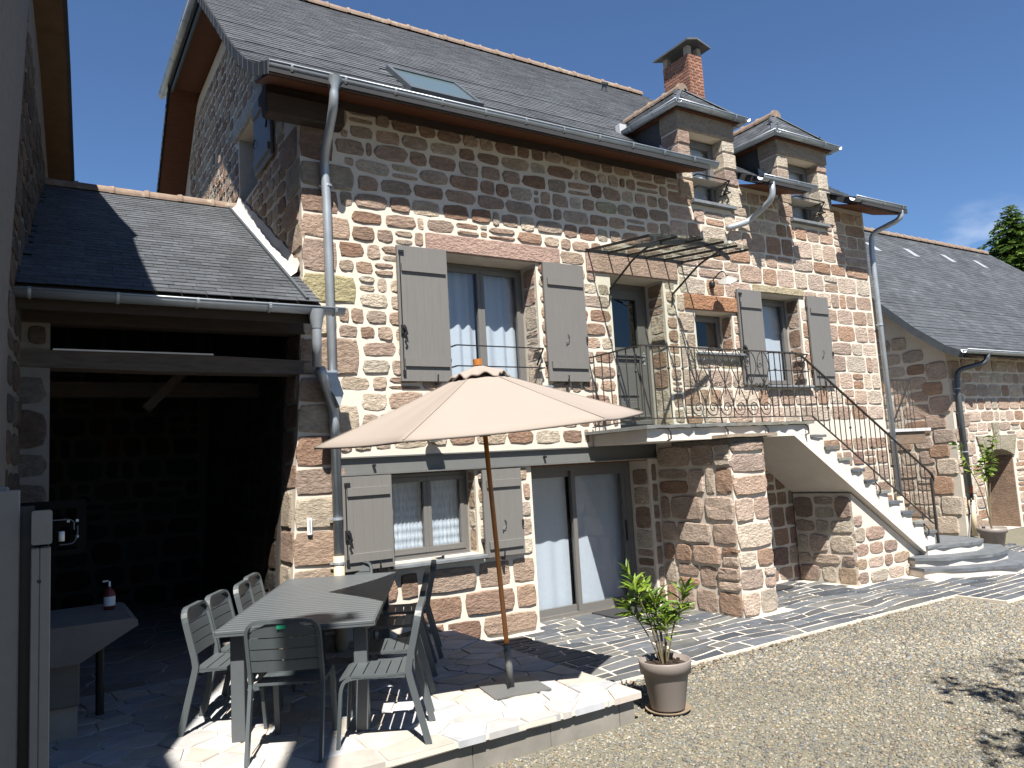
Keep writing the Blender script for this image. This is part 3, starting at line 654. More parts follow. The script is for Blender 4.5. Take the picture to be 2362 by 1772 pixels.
def pair(l, r, y=-.03):
    a = shutter(*l, y=y); espag(a, l[0] + .028, l[2], l[3], y - .045); stay(a, l[0] + (l[1] - l[0]) * .68, l[2] + .02, y - .036)
    b = shutter(*r, y=y); hook(b, r[0] + (r[1] - r[0]) * .5, r[2] + (r[3] - r[2]) * .36, y - .04); stay(b, r[0] + (r[1] - r[0]) * .42, r[2] + .02, y - .036)
    quick('latch', BLACK, b, lambda m: m.tube([(r[1] - .02, y - .05, r[2] + (r[3] - r[2]) * .36 + dz) for dz in (.035, .0, -.035)], .012, 6))
    for q, x in ((a, l[1]), (b, r[0])):
        for t in (.16, .87): quick('hinge', IRON, q, lambda m: (m.box(x - .012, x + .012, y - .02, .12, l[2] + (l[3] - l[2]) * t - .02, l[2] + (l[3] - l[2]) * t + .02), ))
pair((1.08, 1.70, 2.92, 4.45), (3.05, 3.68, 2.94, 4.45)); pair((.36, .90, .96, 1.915), (2.01, 2.53, .92, 1.905), -.055)
pair((6.56, 7.09, 2.93, 4.375), (8.19, 8.72, 2.925, 4.385))
gs = MB(); gs.bbox(xc(6) - .06, xc(6) - .025, .93, 1.70, 5.70, 6.62, .004); gs = gs.build('shutter', PAINT, house)
for zz in (5.82, 6.45): quick('ledge', PAINT, gs, lambda m: m.box(xc(6) - .085, xc(6) - .061, .97, 1.66, zz - .045, zz + .045))
quick('shutter_hook', BLACK, gs, lambda m: (m.tube([(xc(6) - .07, 1.62, 6.15), (xc(6) - .09, 1.6, 6.05), (xc(6) - .09, 1.55, 6.0)], .008, 6), m.tube([(xc(6) - .07, 1.0, 6.2), (xc(6) - .09, 1.0, 6.05)], .012, 6)))
# window guards of thin iron bars
def guard(x0, x1, zs, y0=-.09, y1=.12, name='window_guard'):
    mb = MB()
    for zz in zs: mb.bar((x0, y0, zz), (x1, y0, zz), .012, .022); mb.bar((x1, y0, zz), (x1, y1, zz), .012, .022); mb.bar((x0, y0, zz), (x0, y1, zz), .012, .022)
    mb.bar((x1, y0, zs[0]), (x1 - .015, y1 * .4, zs[0] - .19), .014, .014)
    return mb.build(name, BLACK, house)
guard(1.76, 2.96, (3.34, 3.10)); guard(7.15, 8.02, (3.42, 3.15)); guard(5.90, 6.58, (6.04, 5.86)); guard(8.13, 8.87, (6.03, 5.85))
for a, b in ((5.90, 6.58), (8.13, 8.87)): quick('window_guard', BLACK, house, lambda m: m.tube([(b, -.09, 6.04), (b + .01, -.10, 5.98), (b - .01, -.02, 5.9), (b - .02, .0, 5.86), (b, -.09, 5.86), (b + .01, -.1, 5.80), (b - .02, .0, 5.72)], .004, 5))
# --- main roof
PROF = [(-.60, 5.955), (-.17, 6.135), (.29, 6.42), (.79, 6.81), (1.18, 7.15), (1.79, 7.72), (4.35, 10.02)]
VX0, VX1, HZ = -.42, 10.42, 8.8
def pz(y): return float(np.interp(y if y < 4.35 else 8.7 - y, [p[0] for p in PROF], [p[1] for p in PROF]))
segs = [(VX0, 5.62, -.6), (5.62, 6.87, .85), (6.87, 7.82, -.6), (7.82, 9.13, .85), (9.13, VX1, -.6)]
hipl = lambda zz: VX0 + max(0, zz - HZ) * .96
hipr = lambda zz: VX1 - max(0, zz - HZ) * 1.07
roof_mb = MB()
def rquad(y0, y1, x0, x1, back=False):
    f = (lambda y: 8.7 - y) if back else (lambda y: y); z0, z1 = pz(y0), pz(y1)
    a0, a1, b0, b1 = max(x0, hipl(z0)), max(x0, hipl(z1)), min(x1, hipr(z0)), min(x1, hipr(z1))
    P = [(a0, f(y0), z0), (b0, f(y0), z0), (b1, f(y1), z1), (a1, f(y1), z1)]
    roof_mb.add(P + [(x, y, zz - .09) for x, y, zz in P], [(0, 1, 2, 3), (7, 6, 5, 4), (0, 4, 5, 1), (1, 5, 6, 2), (2, 6, 7, 3), (3, 7, 4, 0)])
yk = sorted(set([p[0] for p in PROF] + [.85, 1.79 + (HZ - 7.72) / .8984]))
for x0, x1, ys in segs:
    for a, b in zip(yk[:-1], yk[1:]):
        if a >= ys - 1e-6: rquad(a, b, x0, x1)
for a, b in zip(yk[:-1], yk[1:]): rquad(a, b, VX0, VX1, True)
yh = 1.79 + (HZ - 7.72) / .8984; ZR = 10.02
for xe, xr in ((VX0 - .0, hipl(ZR)), (VX1 + .0, hipr(ZR))):
    P = [(xe, yh - .05, HZ - .03), (xe, 8.7 - yh + .05, HZ - .03), (xr, 4.35, ZR)]; roof_mb.add(P + [(x, y, zz - .09) for x, y, zz in P], [(0, 1, 2), (5, 4, 3), (0, 3, 4, 1)])
roof = roof_mb.build('roof_deck', DECK, house)
SL = Slates()
for (y0, z0), (y1, z1) in zip(PROF[:-1], PROF[1:]):
    ln = math.hypot(y1 - y0, z1 - z0); rows = max(1, round(ln / .108)); ex = ln / rows
    def clip(p):
        if p.x < hipl(p.z) - .02 or p.x > hipr(p.z) + .02: return False
        for a, b, ys in segs:
            if a <= p.x < b and p.y < ys - .01: return False
        if -.02 + 1.66 < p.x < 2.78 and .66 < p.y < 1.36: return False      # skylight
        return True
    SL.face((VX0, y0, z0), (1, 0, 0), (0, y1 - y0, z1 - z0), ln - .001, VX1 - VX0, ex, .205, clip)
SL.finish(house, 280)
ridge_tiles(house, (hipl(ZR), 4.35, ZR + .02), (hipr(ZR), 4.35, ZR + .02))
# verge: slate-faced edge and orange soffit boards under the overhang
for i, ((y0, z0), (y1, z1)) in enumerate(zip(PROF[:-1], PROF[1:])):
    if i == len(PROF) - 2: y1, z1 = yh, HZ
    for bk in (0, 1):
        f = (lambda y: 8.7 - y) if bk else (lambda y: y)
        quick('verge_soffit', WOODS, house, lambda m: m.add([(VX0 + .02, f(y0), z0 - .10), (.22, f(y0), z0 - .10), (.22, f(y1), z1 - .10), (VX0 + .02, f(y1), z1 - .10)], [(0, 1, 2, 3)]))
        ln = math.hypot(y1 - y0, z1 - z0); nn = max(2, int(ln / .11)); mb = MB()
        for k in range(nn):
            t0, t1 = k / nn, (k + 1.25) / nn; a, b = y0 + (y1 - y0) * t0, y0 + (y1 - y0) * min(1, t1); c, d = z0 + (z1 - z0) * t0, z0 + (z1 - z0) * min(1, t1); e = .006 * (k % 2)
            mb.add([(VX0 - .012 - e, f(a), c - .12), (VX0 - .012 - e, f(b), d - .12), (VX0 - .012 - e, f(b), d + .02), (VX0 - .012 - e, f(a), c + .02), (VX0, f(a), c - .12), (VX0, f(b), d - .12), (VX0, f(b), d + .02), (VX0, f(a), c + .02)],
                   [(0, 1, 2, 3), (7, 6, 5, 4), (0, 4, 5, 1), (3, 2, 6, 7), (1, 5, 6, 2), (0, 3, 7, 4)], scolslate(.018))
        mb.build('verge_slates', SLATE, house)
quick('verge_soffit', WOODS, house, lambda m: m.add([(VX0 + .03, yh, HZ - .13), (.22, yh + .06, HZ - .13), (.22, 8.64 - yh, HZ - .13), (VX0 + .03, 8.7 - yh, HZ - .13)], [(0, 1, 2, 3)]))
quick('fascia', ZINCD, house, lambda m: m.box(VX0 + .03, VX0 + .055, yh, 8.7 - yh, HZ - .20, HZ - .05))
gutter(house, (VX0 - .035, yh - .1, HZ - .0), (VX0 - .035, 6.3, HZ - .0), .065, .6)
# eaves: rafter tails, soffit, fascia, gutters
for a, b, ys in segs:
    if ys > 0: continue
    quick('eave_soffit', WOODS, house, lambda m: m.add([(a + .02, -.50, 5.875), (b - .02, -.50, 5.875), (b - .02, .02, 6.04), (a + .02, .02, 6.04), (a + .02, -.50, 5.90), (b - .02, -.50, 5.90), (b - .02, .02, 6.07), (a + .02, .02, 6.07)], [(0, 1, 2, 3), (7, 6, 5, 4), (0, 4, 5, 1), (1, 5, 6, 2), (3, 7, 4, 0)]))
    quick('fascia', ZINCD, house, lambda m: m.box(a, b, -.525, -.502, 5.885, 5.945))
quick('wall_plate', WOODD, house, lambda m: m.box(-.30, 5.55, -.02, .3, 5.93, 6.03)); quick('purlin_end', WOODD, house, lambda m: m.bbox(-.34, .5, -.16, .02, 5.66, 5.90, .02))
gutter(house, (-.42, -.56, 5.965), (5.78, -.56, 5.985)); gutter(house, (6.72, -.56, 5.97), (7.96, -.56, 5.98)); gutter(house, (8.95, -.56, 5.975), (10.36, -.56, 5.985))
downpipe(house, fillet([(.24, -.56, 5.93), (.24, -.56, 5.70), (.27, -.10, 5.28), (.29, -.085, 4.9), (.30, -.085, 1.12)], .14), .047, clamps=[(.30, -.085, 5.0), (.30, -.085, 3.0), (.30, -.085, 1.5)], label='galvanised downpipe at the corner beside the porch')
downpipe(house, [(.30, -.085, 1.13), (.30, -.085, .21)], .054, CREAM, clamps=[(.30, -.085, 1.06), (.30, -.085, .8)], name='pipe_foot')
quick('outlet', ZINC, house, lambda m: m.lathe([(.10, .02), (.05, -.10), (.047, -.14)], (.24, -.56, 5.94), 14), smooth=True)
downpipe(house, fillet([(10.28, -.56, 5.93), (10.28, -.56, 5.78), (10.10, -.10, 5.62), (10.08, -.085, 5.3), (10.11, -.085, 1.05)], .12), .045, clamps=[(10.08, -.085, 4.0), (10.1, -.085, 2.0)], label='galvanised downpipe on the corner next to the barn')
downpipe(house, [(10.11, -.085, 1.05), (10.11, -.085, .1)], .052, CREAM, name='pipe_foot')
downpipe(house, fillet([(6.95, -.56, 5.93), (6.95, -.56, 5.66), (6.92, -.10, 5.44), (6.45, -.09, 5.28)], .12), .045, label='short bent outlet pipe between the dormers')
# skylight and roof vent
sk = MB(); n_ = Vector((0, -.86, .96)).normalized(); up_ = Vector((0, 1, .897)).normalized()
P0 = Vector((1.68, .66, pz(.66))); LU = 1.0; WU = 1.06
for (a, b, c, d) in ((0, WU, 0, .07), (0, WU, LU - .07, LU), (0, .06, .07, LU - .07), (WU - .06, WU, .07, LU - .07)):
    V = [P0 + Vector((x, 0, 0)) + up_ * y + n_ * h for h in (0, .07) for x, y in ((a, c), (b, c), (b, d), (a, d))]
    sk.add(V, [(0, 3, 2, 1), (4, 5, 6, 7), (0, 1, 5, 4), (1, 2, 6, 5), (2, 3, 7, 6), (3, 0, 4, 7)])
sk = sk.build('skylight', ZINCD, house)
quick('skylight_pane', M('skylight_glass', (.10, .14, .15), rough=.04, spec=.9, var=0), sk, lambda m: m.add([P0 + Vector((x, 0, 0)) + up_ * y + n_ * .05 for x, y in ((.05, .06), (WU - .05, .06), (WU - .05, LU - .06), (.05, LU - .06))], [(0, 1, 2, 3)]))
quick('roof_vent', ZINCD, house, lambda m: (m.tube([(7.55, 3.75, pz(3.75)), (7.55, 3.72, pz(3.75) + .14)], .05, 10), m.tube([(7.55, 3.72, pz(3.75) + .14), (7.55, 3.70, pz(3.75) + .18)], .075, 10)))
# --- brick chimney
ch = quick('chimney', MORTAR, house, lambda m: m.box(9.515, 9.905, 3.215, 3.955, 8.4, 10.50))
bm = MB(); bm.col = (.30, .105, .06); bvar = []
for i in range(5):
    k = random.uniform(.75, 1.25); b_ = MB(); b_.bbox(-.5, .5, -.5, .5, -.5, .5, .03, (.265 * k, .125 * k, .085 * k)); o_ = b_.build('brick', BRICK); bvar.append(o_.data); bpy.data.objects.remove(o_)
zz = 9.05; r_ = 0
def brick(cx_, cy_, cz_, sx, sy, sz):
    mw = Matrix.Diagonal((sx, sy, sz, 1)); mw.translation = (cx_ + random.uniform(-.002, .002), cy_ + random.uniform(-.002, .002), cz_); inst('brick', random.choice(bvar), ch, mw, ROOT[house.name])
while zz < 10.49:
    o_ = .105 if r_ % 2 else 0
    for xx, yy in ((9.5, 0), (9.92, 0)):
        y = 3.2 - o_
        while y < 3.97:
            a, b = max(y, 3.2), min(y + .20, 3.97)
            if b - a > .04: brick(xx + (.012 if xx < 9.7 else -.012), (a + b) / 2, zz + .028, .03, b - a - .014, .054)
            y += .21
    for yy in (3.2, 3.97):
        x = 9.5 - (.105 - o_)
        while x < 9.92:
            a, b = max(x, 9.5), min(x + .20, 9.92)
            if b - a > .03: brick((a + b) / 2, yy + (.012 if yy < 3.5 else -.012), zz + .028, b - a - .014, .03, .054)
            x += .21
    zz += .068; r_ += 1
for a in ((9.51, 9.62, 3.21, 3.33), (9.80, 9.91, 3.21, 3.33), (9.51, 9.62, 3.84, 3.96), (9.80, 9.91, 3.84, 3.96)): boxo('chimney_pier', MORTARD, ch, *a, 10.50, 10.73)
quick('chimney_cap', SLATEF, ch, lambda m: m.prism([(9.36, 10.735), (9.66, 10.815), (10.06, 10.70), (10.06, 10.735), (9.66, 10.855), (9.36, 10.775)], 3.05, 4.12, lambda u, v, d: (u, d, v), (.10, .105, .115)))
# --- dormers
def dormer(xl, xr, hole, ge, zt, zr, cxm):
    x0, x1, ze = ge; a, b, c, d = hole
    D_ = empty('dormer', (0, 0, 0)); D_.parent = house; D_.location = Vector((0, 0, 0)) - Vector((4.9, 0, 0)); ROOT[D_.name] = Vector((0, 0, 0))
    mb = MB(); fl = lambda v: .09 * max(0, min(1, (6.5 - v) / 1.0)) ** 1.5
    mb.box(xl, a, .0, .34, 6.03, 6.74); mb.box(b, xr, .0, .34, 6.03, 6.72); mb.box(xl, xr, .001, .34, 6.73, zt)
    mb.build('dormer_wall', MORTAR, D_)
    st = Stones()
    z = 5.62
    for side, (p, q) in ((-1, (xl, a)), (1, (b, xr))):
        z = 5.66
        while z < 6.70:
            hh = min(random.uniform(.22, .36), 6.72 - z)
            if hh > .08:
                w_ = (q - p) + fl(z); x_ = p - (fl(z) + .012 if side < 0 else .014); w_ += .026
                bb = MB(); bb.bbox(x_, x_ + w_, -.022 - random.uniform(0, .012), .345, z + .008, z + hh - .008, .02, scol('pale')); bb.build('jamb_stone', STONE, D_)
            z += hh
    bb = MB(); bb.bbox(xl - .02, xr + .02, -.035, .352, 6.735, zt, .015, (.36, .30, .24)); bb.build('lintel', STONE, D_)
    # slate hung cheeks
    for xx, sg in ((xl + .02, -1), (xr - .02, 1)):
        mb = MB(); mb.prism([(.33, 6.25), (.33, zt - .01), (1.05, zt - .01), (.97, pz(.97) - .05)], xx, xx + .05 * -sg, lambda u, v, dd: (dd, u, v), (.05, .052, .058)); mb.build('cheek', SLATE, D_)
    mb = MB(); mb.add([(xl - .03, -.0, 6.28), (xl - .025, .0, 6.05), (xl - .02, .36, 6.42), (xl - .025, .36, 6.62)], [(0, 1, 2, 3)]); mb.build('flashing', M('weathered_lead', (.42, .45, .48), rough=.7, var=.2), D_)
    window(a + .01, b - .01, 5.67, 6.71, .2, 'dormer_window', 1, GLASS, .05, D_)
    # hipped roof
    yf, yr = -.11, .45; yb = 1.05; ybr = 1.79 + (zr - 7.72) / .8984
    quick('roof_deck', DECK, D_, lambda m: m.add([(x0, yf, ze), (x1, yf, ze), (cxm, yr, zr), (cxm, ybr + .1, zr), (x0, yb, ze), (x1, yb, ze), (x0, yf, ze - .06), (x1, yf, ze - .06), (x0, yb, ze - .06), (x1, yb, ze - .06)], [(0, 1, 2), (1, 5, 3, 2), (4, 0, 2, 3), (6, 8, 9, 7), (0, 6, 7, 1), (0, 4, 8, 6), (1, 7, 9, 5)]))
    quick('eave_soffit', WOODS, D_, lambda m: m.box(x0 + .03, x1 - .03, yf + .03, yb, ze - .075, ze - .062))
    s = Slates(); hw = (x1 - x0) / 2; rise = zr - ze; sl = math.hypot(hw, rise)
    s.face((x0, ybr + .1, ze), (0, -1, 0), (cxm - x0, 0, rise), sl, ybr + .1 - yf, .1, .18, lambda p: p.y > yf + (yr - yf) * (p.x - x0) / hw + .10 and p.y < 1.02 + (ybr - 1.0) * (p.x - x0) / hw)
    s.face((x1, yf, ze), (0, 1, 0), (cxm - x1, 0, rise), sl, ybr + .1 - yf, .1, .18, lambda p: p.y > yf + (yr - yf) * (x1 - p.x) / hw + .10 and p.y < 1.02 + (ybr - 1.0) * (x1 - p.x) / hw)
    s.face((x0, yf, ze), (1, 0, 0), (0, yr - yf, rise), math.hypot(yr - yf, rise), x1 - x0, .1, .18, lambda p: abs(p.x - cxm) < hw * (zr - p.z) / rise - .09)
    s.finish(D_, 60)
    ridge_tiles(D_, (cxm, yr - .06, zr + .01), (cxm, ybr, zr + .01), .36, .10)
    for e0, e1 in (((x0, yf, ze), (cxm, yr, zr)), ((x1, yf, ze), (cxm, yr, zr))): quick('hip_flashing', ZINCD, D_, lambda m: m.bar(Vector(e0) + Vector((0, 0, .02)), Vector(e1) + Vector((0, 0, .02)), .012, .10))
    gutter(D_, (x0 - .05, yf - .05, ze - .02), (x1 + .05, yf - .05, ze - .02), .06, .5)
    gutter(D_, (x0 - .05, yb - .05, ze - .02), (x0 - .05, yf - .11, ze - .02), .06, .5); gutter(D_, (x1 + .05, yf - .11, ze - .02), (x1 + .05, yb - .05, ze - .02), .06, .5)
    quick('gutter_end', M('bright_zinc', (.6, .62, .64), rough=.4, metal=.3, var=.05), D_, lambda m: m.box(x0 - .12, x0 + .02, yb - .04, yb + .06, ze - .06, ze + .12))
dormer(5.66, 6.83, H_D1, (5.57, 6.93, 7.08), 7.03, 7.66, 6.25)
dormer(7.86, 9.12, H_D2, (7.73, 9.22, 7.04), 6.99, 7.68, 8.475)

# ================================================================== OPEN PORCH (left, between the two houses)
porch = empty('open_porch', (-1.2, 2, 0), 'dark open porch with low slate roof between the two stone houses', 'porch')
pz2 = lambda y: 3.99 + .6 * (y - .05)
nx = lambda y: -2.36 + .063 * (y - 1)          # face of the neighbouring house wall
def pdeck(m):
    P = [(-2.62, -.62, 3.575), (.02, -.62, 3.575), (.04, 2.78, pz2(2.78) - .015), (-2.3, 2.78, pz2(2.78) - .015)]; Q = [(-2.3, 2.78, pz2(2.78) - .015), (.04, 2.78, pz2(2.78) - .015), (.04, 5.0, 4.3), (-2.3, 5.0, 4.3)]
    for p in (P, Q): m.add(p + [(x, y, z - .08) for x, y, z in p], [(0, 1, 2, 3), (7, 6, 5, 4), (0, 4, 5, 1), (1, 5, 6, 2), (2, 6, 7, 3), (3, 7, 4, 0)])
quick('roof_deck', WOODD, porch, pdeck)
S2 = Slates(); S2.face((-2.62, -.63, 3.585), (1, 0, 0), (0, 1, .6), math.hypot(3.41, 2.05), 2.64, .105, .20, lambda p: p.x > nx(p.y) - .02); S2.finish(porch, 290, .08)
ridge_tiles(porch, (-2.32, 2.78, pz2(2.78) + .03), (.06, 2.78, pz2(2.78) + .03), .40, .09)
gutter(porch, (-2.60, -.68, 3.53), (.22, -.68, 3.53), .065, .62)
quick('eave_board', WOODD, porch, lambda m: m.box(-2.6, .0, -.58, -.55, 3.40, 3.52))
for x in np.arange(-2.3, .0, .46): quick('rafter', WOODD, porch, lambda m: m.bar((x, -.52, 3.50), (x, 2.7, 5.43), .09, .13))
quick('wall_plate', WOODD, porch, lambda m: m.bbox(-2.6, .05, -.02, .18, 3.40, 3.56, .01))
quick('tie_beam', M('grey_oak', (.10, .082, .068), rough=.85, var=.3, vs=9, stretch=(.6, 4, 4), bump=.008, bs=14), porch, lambda m: m.prism([(-2.75, 3.02), (-1.4, 2.99), (.12, 2.985), (.12, 3.12), (-.3, 3.135), (-.9, 3.15), (-1.5, 3.15), (-2.75, 3.17)], -.02, .22, lambda u, v, d: (u, d, v)))
quick('conduit', WHITEP, porch, lambda m: m.bar((-2.18, -.03, 3.165), (-.86, -.03, 3.158), .012, .03))
quick('brace', WOODD, porch, lambda m: m.bar((-.95, .9, 3.15), (-1.35, .9, 2.72), .09, .09)); quick('tie_beam', WOODD, porch, lambda m: m.bar((-2.3, 1.6, 3.0), (.0, 1.6, 3.0), .16, .14))
pil = quick('pillar', M('dark_mortar', (.20, .18, .16), rough=.95, var=.15, vs=7, bump=.01, bs=25), porch, lambda m: m.box(-3.0, -2.20, .0, .55, 0, 3.40))  # deep shade on the pillar put into darker mortar and stones
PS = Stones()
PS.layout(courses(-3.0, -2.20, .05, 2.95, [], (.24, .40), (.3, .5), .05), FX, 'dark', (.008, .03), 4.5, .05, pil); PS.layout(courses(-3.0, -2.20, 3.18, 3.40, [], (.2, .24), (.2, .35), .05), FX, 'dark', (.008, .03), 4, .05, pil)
bw = boxo('back_wall', MATS['porch_shade_mortar'], porch, -3.0, .05, 4.55, 4.8, 0, 4.6)  # back wall also carries the porch's shade in its colour
PS.layout(courses(-2.4, -.2, .25, 4.3, [], (.22, .34), (.26, .5), .05), lambda u, v, d: (u, 4.55 - d, v), 'porch_shade', (.008, .03), 4, .06, bw)
PS.finish(porch, 120)
def fil(m):
    V = []
    for i in range(25):
        y = .03 + 2.72 * i / 24; e = random.uniform(-.02, .02); x = xc(pz2(y))
        V += [(x - .13, y, pz2(y) + .025), (x - .05, y, pz2(y) + .10 + e), (x - .02, y, pz2(y) + .20 + e)]
    m.add(V, [f for i in range(24) for f in ((3 * i, 3 * i + 3, 3 * i + 4, 3 * i + 1), (3 * i + 1, 3 * i + 4, 3 * i + 5, 3 * i + 2))])
quick('mortar_fillet', PLASTER, porch, fil)
quick('verge_flashing', ZINCD, porch, lambda m: m.bar((-.11, -.62, 3.625), (-.11, 2.78, pz2(2.78) + .04), .035, .03))
downpipe(porch, fillet([(-.05, -.68, 3.48), (-.05, -.68, 3.30), (-.03, -.60, 2.98)], .1), .045); quick('hopper', ZINC, porch, lambda m: m.lathe([(.085, .02), (.06, -.10), (.047, -.16)], (-.05, -.68, 3.49), 14), smooth=True)
downpipe(porch, fillet([(.06, -.42, 2.98), (.20, -.2, 2.80), (.295, -.09, 2.62), (.30, -.085, 2.3)], .1), .05); quick('pipe_branch', ZINC, porch, lambda m: m.prism([(.06, 2.99), (.27, 2.99), (.345, 2.76), (.30, 2.62), (.25, 2.74)], -.26, -.14, lambda u, v, d: (u, d, v)))

# ================================================================== NEIGHBOURING HOUSE (left edge)
nb = empty('neighbouring_house', (-5, -.7, 0), 'neighbouring stone house with roughcast strip and ochre soffit at the left edge', 'house')
NP = [(5.4, 5.55), (2.05, 6.86), (.36, 7.13), (-.74, 7.40)]; NP2 = [(-.74, 7.16), (-1.44, 6.95), (-2.94, 6.70), (-3.81, 6.15)]
def nwall(m):
    poly = [(-4.6, 0), (5.0, 0), (5.0, 5.55)] + [(y, z - .14) for y, z in NP[1:]] + [(-.74, 7.0)] + [(y, z - .14) for y, z in NP2[1:4]] + [(-3.83, 7.2), (-4.6, 7.25)]  # unseen front end raised for its shadow on the terrace
    m.prism(poly, 0, 1, lambda u, v, d: (nx(u) if d == 0 else -9.0, u, v))
nwl = quick('gable_wall', MATS['dark_mortar'], nb, nwall)
NS = Stones(); fn_ = lambda u, v, d: (nx(u) + d, u, v)
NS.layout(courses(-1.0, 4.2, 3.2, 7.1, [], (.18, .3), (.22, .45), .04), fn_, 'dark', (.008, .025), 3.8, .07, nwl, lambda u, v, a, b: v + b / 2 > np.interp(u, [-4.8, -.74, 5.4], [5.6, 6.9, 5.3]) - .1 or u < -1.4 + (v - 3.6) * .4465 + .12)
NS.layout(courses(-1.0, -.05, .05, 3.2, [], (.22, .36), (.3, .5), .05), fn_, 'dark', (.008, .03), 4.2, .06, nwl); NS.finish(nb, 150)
quick('roughcast_strip', ROUGHPL, nwl, lambda m: m.prism([(-4.58, .0), (-2.9, 0), (-1.28, 3.6), (-.07, 6.31), (.22, 6.95), (-.5, 6.98), (-2.9, 6.4), (-4.58, 5.7)], -.02, .04, lambda u, v, d: (nx(u) + d, u, v)))
for nm, pr in (('roof', NP), ('roof', NP2)):
    def nr(m):
        V = []
        for y, z in pr: V += [(nx(y) + .30, y, z), (-9, y, z), (nx(y) + .30, y, z - .07), (-9, y, z - .07)]
        F = []
        for i in range(len(pr) - 1): a, b = 4 * i, 4 * i + 4; F += [(a, a + 1, b + 1, b), (a + 2, b + 2, b + 3, a + 3), (a, b, b + 2, a + 2)]
        F += [(0, 2, 3, 1), (4 * len(pr) - 4, 4 * len(pr) - 3, 4 * len(pr) - 1, 4 * len(pr) - 2)]
        m.add(V, F, (.05, .052, .058))
    quick(nm, SLATE, nb, nr)
    for (y0, z0), (y1, z1) in zip(pr[:-1], pr[1:]): quick('verge_soffit', WOODY, nb, lambda m: m.add([(nx(y0) - .02, y0, z0 - .09), (nx(y0) + .26, y0, z0 - .09), (nx(y1) + .26, y1, z1 - .09), (nx(y1) - .02, y1, z1 - .09)], [(0, 1, 2, 3)]))
boxo('sun_gap_stop', ZINCD, nb, -9, nx(-.74) + .30, -.77, -.72, 7.05, 7.41)  # added box, stops sun leaking between the two roof slopes
boxo('shadow_wing', ROUGHPL, nb, -9, -3.6, -10.4, -6.4, 0, 7.8)  # out-of-view block added for its shadow edge on the terrace

# ================================================================== BARN (right)
barn = empty('stone_barn', (20, 4, 0), 'long stone barn with slate roof at the right behind the house', 'barn')
BY, BX = .78, 13.72
arch = [(14.70, -.02), (15.95, -.02), (15.95, 1.55)] + [(15.325 + .625 * math.cos(R(a)), 1.55 + .16 * math.sin(R(a))) for a in range(20, 180, 20)] + [(14.70, 1.55)]
mb = MB(); wall_grid(mb, lin(BX, 27, 8), lin(-.02, 3.9, 5), [(14.70, 15.95, -.01, 1.74)], lambda u, v, d: (u, BY - d, v), .75)
BP = [(.28, 3.70), (.62, 3.87), (1.27, 4.39), (1.99, 5.09), (5.3, 8.32)]
bz = lambda y: float(np.interp(y if y < 5.3 else 10.6 - y, [p[0] for p in BP], [p[1] for p in BP]))
mb.prism([(BY + .006, 0), (9.8, 0), (9.8, 3.9)] + [(10.6 - y, z - .1) for y, z in BP[2:]] + [(y, z - .1) for y, z in BP[3:0:-1]] + [(BY + .006, 3.9)], BX, BX + .3, lambda u, v, d: (d, u, v))
bwl = mb.build('barn_wall', MORTAR, barn)
BS = Stones()
BS.layout(courses(BX + .5, 22, .0, 3.8, [(14.62, 16.03, -.1, 1.6), (14.46, 16.19, 1.5, 2.03), (15.17, 15.5, 2.0, 2.30)], (.2, .3), (.26, .6), .035, .05), lambda u, v, d: (u, BY - d, v), 'ash', (.006, .025), 6, .03, bwl)
BS.layout(courses(BY + .45, 6.5, .0, 7, [], (.22, .36), (.3, .65), .04, .05), lambda u, v, d: (BX - d, u, v), 'ash', (.008, .03), 5.5, .04, bwl, lambda u, v, a, b: v + b / 2 > bz(u - a / 2) - .2 or v + b / 2 > bz(u + a / 2) - .2)
z = .02; k = 0
while z < 3.6:
    hh = random.uniform(.28, .42); ww = .5 if k % 2 else .75
    BS.add(outline(BX + ww / 2 - .012, z + hh / 2, min(ww, .52) - .03, hh - .03, 8, .02), lambda u, v, d: (u, BY - d, v), .025, scol('ash'), bwl); BS.add(outline(BY + ww / 2 - .012, z + hh / 2, min(ww, .46) - .03, hh - .03, 8, .02), lambda u, v, d: (BX - d, u, v), .025, scol('ash'), bwl); z += hh; k += 1
BS.finish(barn, 250)
for i in range(7):      # flat arch of pale voussoirs
    if i == 3: P = [(15.26, 1.70), (15.39, 1.70), (15.47, 2.28), (15.19, 2.28)]
    else:
        f0, f1 = i / 7, (i + 1) / 7; b0, b1 = 14.66 + 1.33 * f0, 14.66 + 1.33 * f1; t0, t1 = 14.48 + 1.69 * f0, 14.48 + 1.69 * f1
        zz = lambda f: 1.545 + .17 * math.sin(math.pi * f); P = [(b0 + .006, zz(f0)), (b1 - .006, zz(f1)), (t1 - .006, 2.0), (t0 + .006, 2.0)]
    quick('arch_stone', STONE, bwl, lambda m: m.prism(P, BY - .035, BY + .3, lambda u, v, d: (u, d, v), (.34, .305, .235)))
quick('jamb', STONE, bwl, lambda m: m.box(15.935, 15.952, BY + .01, BY + .66, .0, 1.55, (.27, .19, .14)))
quick('barn_door', M('brown_door', (.045, .028, .02), rough=.7, var=.25, vs=5), barn, lambda m: m.prism(arch, BY + .68, BY + .73, lambda u, v, d: (u, d, v)))  # brown darkened with the shadow inside the arch
bd = MB(); BXL, BXR = 13.42, 27.2
for (y0, z0), (y1, z1) in zip(BP[:-1], BP[1:]):
    for f in (lambda y: y, lambda y: 10.6 - y):
        xr0, xr1 = BXR - max(0, z0 - 6.6) * .9, BXR - max(0, z1 - 6.6) * .9
        P = [(BXL, f(y0), z0), (xr0, f(y0), z0), (xr1, f(y1), z1), (BXL, f(y1), z1)]; bd.add(P + [(x, y, zz - .08) for x, y, zz in P], [(0, 1, 2, 3), (7, 6, 5, 4), (0, 4, 5, 1), (1, 5, 6, 2), (2, 6, 7, 3), (3, 7, 4, 0)])
bd.build('roof_deck', DECK, barn)
S3 = Slates()
